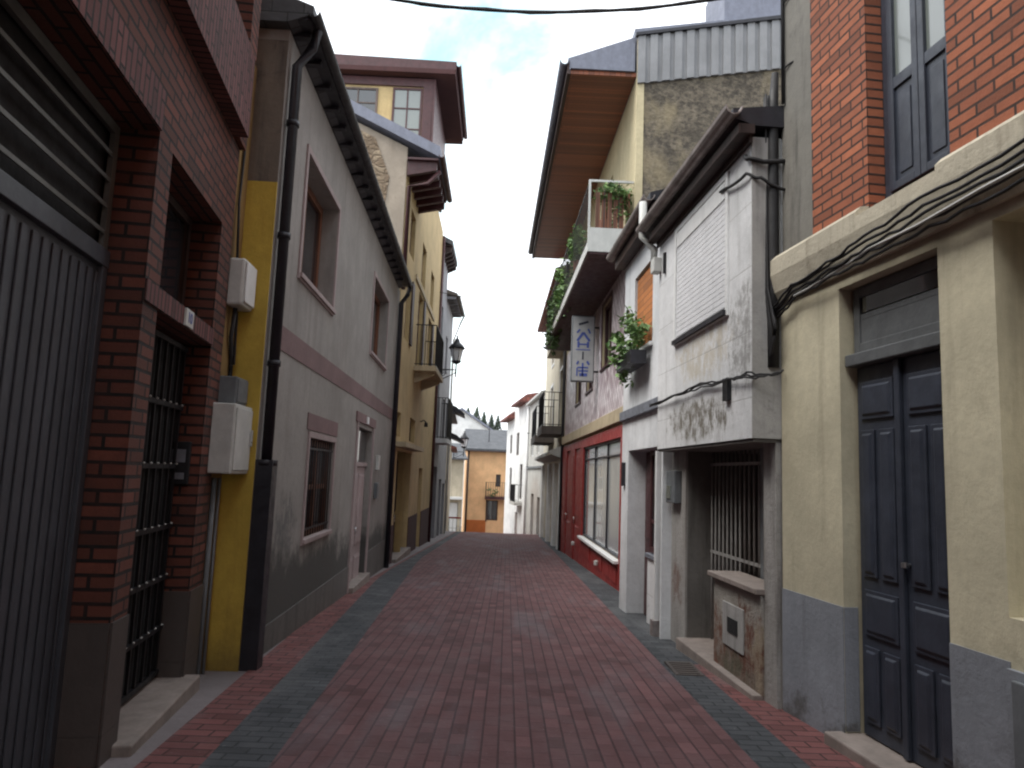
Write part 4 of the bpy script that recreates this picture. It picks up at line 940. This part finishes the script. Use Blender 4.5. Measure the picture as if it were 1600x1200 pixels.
# balcony with a parapet slab
ba = MB(); ba.box(1.2, L4_-.03, -.84, -.001, 5.6, 5.66); ba.box(1.2, L4_-.07, -.84, -.8, 5.66, 5.78); ba.box(L4_-.07, L4_-.03, -.84, -.001, 5.66, 6.05); ba.box(1.2, 1.24, -.799, -.001, 5.66, 5.78)
bc = ba.build('balcony', 'offwhite', h); MB().box(1.22, L4_-.05, -.81, -.002, 5.56, 5.599).build('balcony_soffit', 'redtrim', bc)
rb = railing(bc, 1.24, L4_-.05, -.81, -.01, 5.8, 6.95, step=.24, mat='gutter', r=.007)
MB().box(L4_-.075, L4_-.035, -.84, -.01, 6.93, 6.97).box(L4_-.075, L4_-.035, -.84, -.80, 6.05, 6.93).build('end_rail', 'offwhite', bc)
# wooden blinds behind the railing near end
b = MB()
for k in range(6): b.box(L4_-.1, L4_-.08, -.7+k*.11, -.62+k*.11, 6.07, 6.75)
b.build('slat_screen', 'woodb', bc)
# deep eave
ev = MB(); ev.prism([(-1.24, 9.02), (-1.24, 9.1), (0, 9.1), (0, 9.02)], -.1, L4_-.03); ev.build('eave_soffit', 'soffit', h)
ev = MB(); ev.prism([(-1.27, 9.06), (-1.27, 9.28), (-.04, 9.74), (-.04, 9.101), (-1.24, 9.101)], L4_-.029, L4_+.02); ev.build('gable_fascia', 'fascia', h)
rr = MB(); rr.prism([(-1.3, 9.25), (-1.3, 9.31), (-.05, 9.80), (-.05, 9.97), (3.2, 10.5), (6.2, 10.1), (6.2, 9.0), (0, 9.0), (-.02, 9.7)], -.15, L4_-.002); rr.build('roof', 'fascia', h)
ev = MB(); ev.box(-.15, L4_, -1.31, -1.241, 9.0, 9.24); ev.build('eave_board', 'woodd', h)
gutter(h, -.18, L4_+.05, -1.37, 9.24, 'fascia', .085)
# gable wall
x = L4_
MB().box(x+.001, x+.06, 0.0, .13, -1, 9.75).build('corner_strip', 'cream4', h)
MB().prism([(.13, 4.), (6., 4.), (6., 9.9), (.13, 9.7)], x+.001, x+.045).build('gable_wall', 'stone4r', h)
cr = MB(); n = 0; y = .0
zt = lambda y: 9.76+.185*y; zb_ = lambda y: 8.83+.165*y
while y < 3.4:
    cr.hexa([(x+.046, y, zb_(y)), (x+.10, y, zb_(y)), (x+.10, y+.14, zb_(y+.14)), (x+.046, y+.14, zb_(y+.14)), (x+.046, y, zt(y)), (x+.10, y, zt(y)), (x+.10, y+.14, zt(y+.14)), (x+.046, y+.14, zt(y+.14))])
    cr.hexa([(x+.046, y+.14, zb_(y+.14)), (x+.065, y+.14, zb_(y+.14)), (x+.065, y+.23, zb_(y+.23)), (x+.046, y+.23, zb_(y+.23)), (x+.046, y+.14, zt(y+.14)), (x+.065, y+.14, zt(y+.14)), (x+.065, y+.23, zt(y+.23)), (x+.046, y+.23, zt(y+.23))])
    y += .23
cr.build('corrugated_sheet', 'corr', h)
cr = MB(); cr.hexa([(x+.04, -.05, 9.76), (x+.13, -.05, 9.76), (x+.13, 3.5, 10.4), (x+.04, 3.5, 10.4), (x+.04, -.05, 9.82), (x+.13, -.05, 9.82), (x+.13, 3.5, 10.47), (x+.04, 3.5, 10.47)]); cr.build('sheet_capping', 'pipe', h)
MB().box(x-1.6, x-.3, 1.75, 3.2, 10., 11.6).build('chimney', 'fascia', h)
# balcony plants
def plant(fr, org, cl, lab, grp=None, leaf='leaf', pot=True):
    q = thing('balcony_plant', lab, 'plant', fr, org, grp)
    if pot: MB().lathe([(.0, org[2]), (.12, org[2]), (.16, org[2]+.24), (.13, org[2]+.24), (0, org[2]+.2)], org[0], org[1], 12).build('pot', 'terracotta', q)
    b = MB()
    for (c, r_, n, s) in cl: b.leaves(c, r_, n, s)
    b.build('leaves', leaf, q)
x = L4_
plant(G4, (x-.5, -.45, 6.1), [((x-.25, -.36, 6.75), (.3, .34, .22), 900, .055), ((x-.2, -.18, 6.35), (.18, .14, .5), 220, .06)], 'leafy plant behind the near end of the white balcony railing', leaf='leaf')
plant(G4, (x-3.2, -.62, 6.1), [((x-3.2, -.72, 6.7), (.8, .2, .35), 500, .08)], 'pale leafed plant spilling over the railing in the middle of the balcony', leaf='leaf')
plant(G4, (x-5.8, -.62, 6.1), [((x-5.6, -.72, 6.35), (1.2, .2, .65), 900, .085)], 'long green plant hanging down the outside of the balcony', leaf='leaf')
plant(G4, (x-8.4, -.62, 6.1), [((x-8.3, -.76, 6.05), (1.3, .2, .75), 900, .09)], 'dark bushy plant trailing at the far end of the balcony', leaf='leafd')
# hanging sign
GS = Frame((1.36, 17.0), (1.92, 17.0))
q = thing('hanging_sign', 'upright grey sign box with blue lettering above the red shop', 'sign', GS, (.27, 0, 3.75))
MB().box(0, .54, 0, .16, 3.72, 5.28).build('sign_case', 'greybox', q, bevel=.01); MB().box(.025, .515, -.006, 0, 3.745, 5.255).build('sign_face', 'signface', q)
b = MB(); b.box(.541, .70, .06, .1, 3.95, 3.99).box(.541, .70, .06, .1, 5.0, 5.04); b.build('bracket', 'black', q)
b = MB()
def stroke(b, x0, z0, x1, z1, w):
    d = Vector((x1-x0, 0, z1-z0)); n_ = Vector((-d.z, 0, d.x)).normalized()*w/2
    P = [(x0-n_.x, z0-n_.z), (x0+n_.x, z0+n_.z), (x1+n_.x, z1+n_.z), (x1-n_.x, z1-n_.z)]
    b.prism(P, -.012, -.006, 'y')
stroke(b, .16, 5.07, .38, 5.14, .05); stroke(b, .25, 4.5, .29, 4.5, .0011) ; stroke(b, .27, 4.42, .27, 4.24, .035)
b.build('dark_strokes', 'ink', q)
b = MB()
for s_ in ((.12, 4.87, .19, 4.95, .04), (.38, 4.97, .43, 4.86, .04), (.27, 4.88, .13, 4.68, .055), (.27, 4.88, .42, 4.68, .055), (.16, 4.66, .16, 4.52, .05), (.38, 4.66, .38, 4.52, .05), (.18, 4.6, .36, 4.6, .035), (.1, 4.47, .44, 4.47, .02),
           (.13, 4.12, .17, 4.2, .04), (.37, 4.2, .42, 4.12, .05), (.27, 4.16, .27, 3.85, .04), (.15, 4.05, .4, 4.05, .035), (.17, 3.97, .4, 3.97, .035), (.2, 3.88, .38, 3.88, .07), (.14, 4.04, .14, 3.85, .03)):
    stroke(b, *s_)
b.build('lettering', 'blue', q)

# ------------------------------------------------------------------ R5, R6, R7 beyond
G5 = Frame((1.66, 36.0), (1.86, 24.95)); L5 = G5.L
h = thing('cream_balcony_house', 'narrow cream house with an iron balcony just beyond the red shop', 'house', G5, (6, 0, zg(30)))
o5 = [(8.6, 9.9, 3.2, 5.4, .15), (8.6, 9.9, 6.3, 8., .15), (4., 5.2, 3.2, 5.3, .15), (9., 10.4, -2, 1.9, .3), (6, 7.6, -2, 1.9, .3), (2.4, 4., -2.6, 1.9, .3), (4, 5.2, 6.3, 8, .15)]
facade(L5, -5, 8.7, o5, 6).build('wall', 'cream5', h)
for i in (0, 1, 2, 6): window(h, o5[i], 'woodd', 'glass', .07, 1, (.7,), surround='white', sw=.12)
for i in (3, 4, 5): u0, u1, z0, z1, d_ = o5[i]; panelled(MB(), u0+.02, u1-.02, -1.6, z1-.02, .18, [(.1, .9, .5, .95), (.1, .9, .08, .42)]).build('door', 'woodg', h)
b = MB()
for (a, c_) in ((10.42, 10.75), (8.0, 8.6), (5, 5.6), (1.2, 1.8)): b.box(a, c_, -.14, -.001, -3, 2.0)
b.build('pilaster', 'white7', h)
MB().prism([(-.45, 2.25), (-.45, 2.35), (-.001, 2.6), (-.001, 2.1)], .3, L5-.05).build('canopy', 'grey6', h)
for (a, c_, z) in ((8., 10.7, 2.95), (3., 6.4, 2.85)):
    bc = MB().box(a, c_, -.78, -.001, z, z+.28).build('balcony', 'brownwall', h); railing(bc, a+.04, c_-.04, -.74, -.01, z+.28, z+1.45, step=.16, r=.012)
for (a, c_, z) in ((8., 10.7, 6.0),):
    bc = MB().box(a, c_, -.5, -.001, z, z+.15).build('balcony', 'cream5', h); railing(bc, a+.04, c_-.04, -.46, -.01, z+.15, z+1.1, step=.16, r=.012)
MB().prism([(-.5, 8.6), (-.5, 8.72), (3, 9.9), (6, 9.), (6, 8.7)], -.1, L5).build('roof', 'rooftile', h)
MB().box(.02, .5, -.012, -.001, -1.9, .0).build('paint_patch', 'paint_y', h)
# R6 turns to face up the street
G6 = Frame((1.15, 44.5), (1.72, 37.2)); L6 = G6.L
h = thing('pale_grey_render_house', 'plain pale grey render house where the street bends left', 'house', G6, (4, 0, zg(40)))
o6 = [(1.2, 2.6, 2.6, 4.0, .15), (4.2, 5.4, 2.7, 4.1, .15), (2.2, 3.6, -4, .5, .2), (5.2, 6.4, -4, .4, .2)]
facade(L6, -6, 5.7, o6, 6).build('wall', 'grey6', h)
for i in (0, 1): window(h, o6[i], 'white', 'glassb', .07, 1)
for i in (2, 3): u0, u1, z0, z1, d_ = o6[i]; panelled(MB(), u0+.02, u1-.02, -3, z1-.02, .12, [(.1, .9, .5, .95), (.1, .9, .08, .42)]).build('door', 'woodg', h)
MB().box(.0, L6, -.08, -.001, 1.9, 2.02).build('ledge', 'greybox', h)
MB().prism([(-.25, 5.7), (-.25, 5.8), (3, 6.6), (6, 5.8)], -.15, L6+.1).build('roof', 'offwhite', h)
MB().box(L6-.5, L6-.05, -.012, -.001, -2.4, -.1).build('paint_patch', 'paint_y', h)
q = thing('white_downpipe', 'bright white downpipe at the corner of the pale grey house', 'downpipe', G6, (.05, -.1, -2))
MB().tube([(.06, -.1, 5.6), (.06, -.1, -2.)], .06, 8).build('pipe', 'white', q); MB().box(0, .14, -.12, -.0, 2., 2.06).box(0, .14, -.12, 0, 4., 4.06).build('clip', 'greybox', q)
G7 = Frame((-.22, 55.0), (1.02, 44.9)); L7 = G7.L
h = thing('white_house', 'tall white house with a small clay roof beside the apricot house', 'house', G7, (5, 0, zg(50)))
o7 = [(5.5, 6.8, 2.8, 4.3, .15), (7.6, 8.8, .0, 2.2, .15), (2.4, 3.6, -.2, 2, .15), (6, 7.2, -5, -.9, .2), (2, 3.2, 3.0, 4.3, .15)]
facade(L7, -7, 6.1, o7, 6).build('wall', 'white7', h)
for i in (0, 1, 2, 4): window(h, o7[i], 'woodg', 'glass', .08, 1)
MB().box(6.03, 7.17, .12, .17, -4, -.93).build('door', 'woodb', h)
bc = MB().box(6.8, 9.2, -.5, -.001, -.35, -.15).build('balcony', 'grey6', h); railing(bc, 6.85, 9.15, -.46, -.01, -.15, .9, step=.16, r=.014)
for (a, c_, z) in ((6.2, L7+.1, 6.1), (-.1, 4.2, 5.5)):
    MB().prism([(-.55, z-.15), (-.55, z-.02), (-.1, z+.35), (2.6, z+.9), (5, z+.1), (5, z)], a, c_).build('roof', 'rooftile', h)

# ------------------------------------------------------------------ houses closing the view
GO = Frame((-3.35, 60.0), (2.6, 60.6))
h = thing('apricot_house', 'apricot house with slate roof and a red railed balcony closing the street', 'house', GO, (3, 0, zg(60)))
oo = [(2.35, 2.75, .5, 1.5, .2), (1.7, 2.6, -2.2, -.6, .2), (.3, .9, -3.0, -2.2, .1)]
facade(6, -7, 3.42, oo[:2], 6).build('wall', 'orangew', h)
MB().box(.0, 6, -.03, -.001, -7, -1.95).build('dado', 'orangedado', h) if False else MB().box(.0, 1.65, -.03, -.001, -7, -2.2).build('dado', 'orangedado', h)
for o_ in oo[:2]: window(h, o_, 'woodd', 'glass', .07, 1)
MB().prism([(-.5, 3.35), (-.5, 3.5), (4.2, 5.35), (6.5, 4.2), (6.5, 3.43), (0, 3.43)], -.15, 6.2).build('roof', 'roof', h)
MB().box(-.12, 6.2, -.5, -.001, 3.28, 3.345).build('eave', 'woodd', h)
bc = MB().box(1.5, 3.6, -.75, -.001, -.5, -.28).build('balcony', 'redtrim', h); railing(bc, 1.55, 3.55, -.7, -.01, -.28, .85, step=.17, r=.016)
b = MB(); b.box(1.62, 1.72, -.04, -.001, -2.3, -.55); b.build('shutter', 'woodd', h)
dp = MB(); gutterpipe(dp, [(.06, -.08, 3.3), (.06, -.08, -3.6)], .06); dp.build('drainpipe', 'pipe', h)
MB().leaves((2.2, -.75, .05), (.6, .2, .3), 160, .09).build('leaves', 'leafd', None, fr=GO, org=(2.2, -.75, 0), label='small dark plant on the red balcony of the apricot house', cat='plant')
GP = Frame((-6.6, 56.5), (-3.42, 57.2))
h = thing('garage_house', 'low pale house with a white garage door left of the apricot house', 'house', GP, (1.6, 0, zg(57)))
op = [(1.2, 2.9, -5, -.75, .2), (.6, 2., .6, 1.6, .15)]
facade(3.2, -7, 2.5, op, 5).build('wall', 'beige7', h)
gd = MB(); gd.box(1.22, 2.88, .1, .16, -4, -.78)
for k in range(9): gd.box(1.24, 2.86, .085, .1, -3.2+k*.27, -3.0+k*.27)
gd.build('garage_door', 'white', h); window(h, op[1], 'white', 'glassb', .07, 1)
MB().box(.0, 3.15, -.7, -.001, -.5, -.32).build('canopy', 'white7', h)
MB().prism([(-.5, 2.5), (-.5, 2.62), (3.2, 3.9), (5, 3.), (5, 2.51), (0, 2.51)], -.3, 3.4).build('roof', 'roof', h)
GW = Frame((-7.6, 76), (-1.6, 77))
h = thing('white_gabled_house', 'white house with a bright pitched roof rising behind the apricot house', 'house', GW, (3, 0, zg(76)))
MB().prism([(0, -5), (6.6, -5), (6.6, 5.4), (2.5, 8.0), (0, 6.6)], 0, 7, 'y').build('wall', 'white7', h)
MB().prism([(-.3, 6.55), (2.5, 8.25), (6.9, 5.45), (6.9, 5.25), (2.5, 8.0), (-.3, 6.3)], -.3, 7.2, 'y').build('roof', 'fascia', h)
frame_box(4.2, 5.0, 4.2, 5.0, -.04, -.001, .06, 1).build('window', 'woodg', h)
q = thing('roof_aerial', 'thin dark aerial mast rising over the slate roof of the apricot house', 'aerial', GO, (1.55, 1.6, 4.1))
MB().tube([(1.75, 1.2, 3.95), (1.75, 1.2, 6.0)], .035, 6).build('mast', 'pipe', q)
b = MB(); b.tube([(1.45, 1.2, 5.8), (2.05, 1.2, 5.8)], .012, 5)
for k in range(4): b.tube([(1.5+k*.17, 1.0, 5.8), (1.5+k*.17, 1.4, 5.8)], .01, 5)
b.build('antenna', 'pipe', q)
# red and white barrier across the foot of the drop
q = thing('street_barrier', 'low red topped metal barrier in front of the pale garage door', 'barrier', WORLD, (-3.9, 48, zg(48)))
zb = zg(48); b = MB()
b.box(-4.9, -2.95, 47.97, 48.03, zb+.92, zb+1.02); b.build('top_rail', 'red4', q)
b = MB()
for k in range(9): x = -4.85+k*.232; b.tube([(x, 48, zb), (x, 48, zb+.92)], .025, 6)
b.box(-4.9, -2.95, 47.98, 48.02, zb+.3, zb+.34); b.build('posts', 'offwhite', q)

# ------------------------------------------------------------------ street lamps
lamp = thing('street_lamp', 'black lantern street lamp on a scrolled wall bracket beside the pale grey house', 'street lamp', WORLD, (-2.86, 29.5, 5.6))
LX = -2.2
b = MB(); b.box(-2.88, -2.83, 29.44, 29.56, 5.3, 6.0); b.tube([(-2.84, 29.5, 5.75), (-2.2, 29.5, 5.75)], .022, 8); b.tube([(-2.84, 29.5, 5.35), (-2.7, 29.5, 5.38), (-2.45, 29.5, 5.5), (-2.25, 29.5, 5.6), (-2.2, 29.5, 5.75)], .018, 8)
sp = [(-2.7+.13*math.cos(t)*(1-t/12), 29.5, 5.58+.13*math.sin(t)*(1-t/12)) for t in [k*.5 for k in range(20)]]
b.tube(sp, .014, 6); b.tube([(LX, 29.5, 5.45), (LX, 29.5, 6.02)], .03, 8); b.build('bracket', 'black', lamp)
b = MB(); b.lathe([(0, 5.98), (.1, 6.0), (.2, 6.08), (.2, 6.12), (0, 6.12)], LX, 29.5, 6); b.build('gallery', 'black', lamp)
b = MB(); b.lathe([(.15, 6.12), (.25, 6.62), (0, 6.62)], LX, 29.5, 6); b.build('glass', 'lampglass', lamp)
b = MB()
for k in range(6):
    t = math.pi/3*k; b.tube([(LX+.155*math.cos(t), 29.5+.155*math.sin(t), 6.12), (LX+.258*math.cos(t), 29.5+.258*math.sin(t), 6.62)], .014, 5)
b.build('lantern_frame', 'black', lamp)
b = MB(); b.lathe([(.31, 6.60), (.34, 6.64), (.24, 6.78), (.12, 6.88), (.09, 7.0), (.04, 7.04), (.03, 7.16), (0, 7.18)], LX, 29.5, 12); b.build('cap', 'black', lamp)
l2 = copy_tree(lamp); l2.location = (-3.72, 49.5, 2.75); l2['label'] = 'smaller looking distant lantern lamp over the low roofs near the apricot house'
lamp.location = (-2.95, 29.5, 5.48); lamp['group'] = l2['group'] = 'lantern street lamps'
# a post-side wall for the far lamp
GQ = Frame((-3.35, 42), (-4.0, 52))
h = thing('far_corner_house', 'low far corner house carrying the distant lantern lamp', 'house', GQ, (4, 0, zg(46)))
oq = [(1, 2, 1.2, 2.4, .15), (4, 5, 1.0, 2.2, .15), (6.6, 7.6, -4, -1., .2)]
facade(8., -6, 2.9, oq, 5).build('wall', 'beige7', h)
for i in (0, 1): window(h, oq[i], 'woodd', 'glass', .07, 1)
MB().box(6.63, 7.57, .1, .16, -4, -1.03).build('door', 'woodd', h)
MB().prism([(-.35, 2.85), (-.35, 2.95), (3, 4.0), (5, 3.2), (5, 2.9)], -.1, 8.1).build('roof', 'rooftile', h)

# ------------------------------------------------------------------ overhead wires
def wire(lab, a, b_, s, r):
    w = MB().tube(sag(a, b_, s, 18), r, 6); return w.build('overhead_wire', 'cable', None, fr=WORLD, org=a, label=lab, cat='wire')
def wobble_wire(lab, a, b_, s, r):
    p = sag(a, b_, s, 26); m_ = MB(); m_.tube(p, r, 6)
    m_.tube([Vector((q.x, q.y, q.z+.013*math.sin(i*1.3))) for i, q in enumerate(p)], r*.8, 6); return m_.build('overhead_wire', 'cable', None, fr=WORLD, org=a, label=lab, cat='wire')
wobble_wire('thick dark twisted wire sagging across the top of the sky', (-2.44, 6.0, 5.86), (2.5, 6.0, 5.94), .37, .014)
wire('thin distant wire crossing between the yellow house and the cream balcony house', (-2.8, 26.6, 8.1), (1.8, 27, 8.0), .15, .012)

# ------------------------------------------------------------------ hill and conifers
b = MB(); nx, ny = 40, 14
def hz(x, y):
    t = clamp((y-95)/45, 0, 1); return -5+t*t*(3-2*t)*(15.6-.08*(x+8))+.8*math.sin(x*.13)*t-max(0, y-150)*.1
for i in range(nx):
    for j in range(ny):
        x0, x1 = -110+i*5.5, -110+(i+1)*5.5; y0, y1 = 92+j*9, 92+(j+1)*9
        b.poly([(x0, y0, hz(x0, y0)), (x1, y0, hz(x1, y0)), (x1, y1, hz(x1, y1)), (x0, y1, hz(x0, y1))])
b.build('hill', 'hill', None, fr=WORLD, kind='structure')
def conifer(x, y, ht, lab):
    z = hz(x, y)-.3; q = thing('conifer', lab, 'tree', WORLD, (x, y, z), 'conifers on the far hill')
    MB().tube([(x, y, z), (x, y, z+ht*.9)], [ht*.03, ht*.008], 6).build('trunk', 'bark', q)
    b = MB()
    for k in range(16):
        t = k/16; rr_ = ht*.26*(1-t)+.15; n = int(26*(1-t))+7
        for _ in range(n):
            a = random.uniform(0, 6.28); r_ = rr_*random.uniform(.55, 1.15); zz = z+ht*(.14+.84*t)
            d = Vector((math.cos(a), math.sin(a), 0)); s_ = Vector((-d.y, d.x, 0))*ht*.035
            p = Vector((x, y, zz+.06*ht)); tip = Vector((x, y, zz))+d*r_; tip.z -= ht*.02
            b.poly([p-s_*.4, tip-s_, tip+Vector((0, 0, -.04*ht)), tip+s_, p+s_*.4])
    b.build('crown', 'pine', q)
for i, (px, ht, lab) in enumerate([(-11.4, 3.6, 'leftmost small conifer on the far hill above the white gable'), (-10.0, 4.2, 'conifer just right of the leftmost one on the far hill'), (-8.5, 5.0, 'middle conifer on the skyline behind the white gable roof'),
        (-6.5, 4.8, 'tallest pointed conifer on the far skyline'), (-5.2, 4.1, 'conifer right of the tallest one on the skyline'), (-3.8, 3.9, 'second conifer from the right on the far skyline'), (-2.4, 3.2, 'rightmost conifer on the far skyline beside the white house')]):
    conifer(px*1.0, 140+(i % 3)*3, ht, lab)

# ------------------------------------------------------------------ sky, sun, camera
w = bpy.data.worlds.new('World'); sc.world = w; w.use_nodes = True; nt = w.node_tree
bg = nt.nodes['Background']; sky = nt.nodes.new('ShaderNodeTexSky'); sky.sky_type = 'NISHITA'; sky.sun_disc = False
SUN_EL, SUN_AZ = math.radians(56), math.radians(246)
sky.sun_elevation = SUN_EL; sky.sun_rotation = SUN_AZ; sky.air_density = 1.2; sky.dust_density = .6
tc = nt.nodes.new('ShaderNodeTexCoord'); mp = nt.nodes.new('ShaderNodeMapping'); nt.links.new(tc.outputs['Generated'], mp.inputs[0])
mp.inputs['Scale'].default_value = (1, 1, 1.6); mp.inputs['Location'].default_value = CLOUD = (.35, .1, .2)
nz = noise(nt, mp.outputs[0], 2.6, 7, .58, .25)
dt = nt.nodes.new('ShaderNodeVectorMath'); dt.operation = 'DOT_PRODUCT'; dt.inputs[1].default_value = Vector((-.05, .85, .525)).normalized()
nv = nt.nodes.new('ShaderNodeVectorMath'); nv.operation = 'NORMALIZE'; nt.links.new(tc.outputs['Generated'], nv.inputs[0]); nt.links.new(nv.outputs[0], dt.inputs[0])
gap = ramp(nt, dt.outputs['Value'], .984, 1., 0, .22)   # a break in the cloud
cover = ramp(nt, math_(nt, 'SUBTRACT', nz, gap), .27, .46)
cloudb = ramp(nt, noise(nt, mp.outputs[0], 5, 6, .6), .25, .75, 13., 17.)
cc = nt.nodes.new('ShaderNodeCombineColor'); 
for i, k in enumerate((.94, .985, 1.04)): nt.links.new(math_(nt, 'MULTIPLY', cloudb, k), cc.inputs[i])
boost = nt.nodes.new('ShaderNodeVectorMath'); boost.operation = 'SCALE'; boost.inputs['Scale'].default_value = 3.; nt.links.new(mixc(nt, 1., sky.outputs[0], (1.15, 1.3, .9), 'MULTIPLY'), boost.inputs[0])
col = mixc(nt, cover, boost.outputs[0], cc.outputs[0])
nt.links.new(col, bg.inputs[0]); bg.inputs[1].default_value = .1
sl = bpy.data.lights.new('sun', 'SUN'); sl.energy = 2.6; sl.angle = math.radians(35); sl.color = (1, .95, .88)
so = bpy.data.objects.new('sun', sl); COL.objects.link(so)
dv = Vector((math.sin(SUN_AZ)*math.cos(SUN_EL), math.cos(SUN_AZ)*math.cos(SUN_EL), math.sin(SUN_EL)))
so.rotation_euler = dv.to_track_quat('Z', 'Y').to_euler()

FL = 1150.
cam = bpy.data.cameras.new('camera'); cam.sensor_width = 36; cam.lens = FL/1600*36; cam.clip_end = 3000; cam.clip_start = .05
co = bpy.data.objects.new('camera', cam); COL.objects.link(co); sc.camera = co
P, R = math.atan(142/FL), math.radians(2.2)
co.matrix_world = Matrix.Translation((0, 0, 1.5)) @ Matrix.Rotation(math.pi/2+P, 4, 'X') @ Matrix.Rotation(R, 4, 'Z')
sc.view_settings.view_transform = 'Standard'; sc.view_settings.look = 'None'; sc.view_settings.gamma = 1; sc.view_settings.exposure = .5
sc.cycles.filter_width = 2.2; sc.cycles.max_bounces = 8; sc.cycles.use_denoising = True
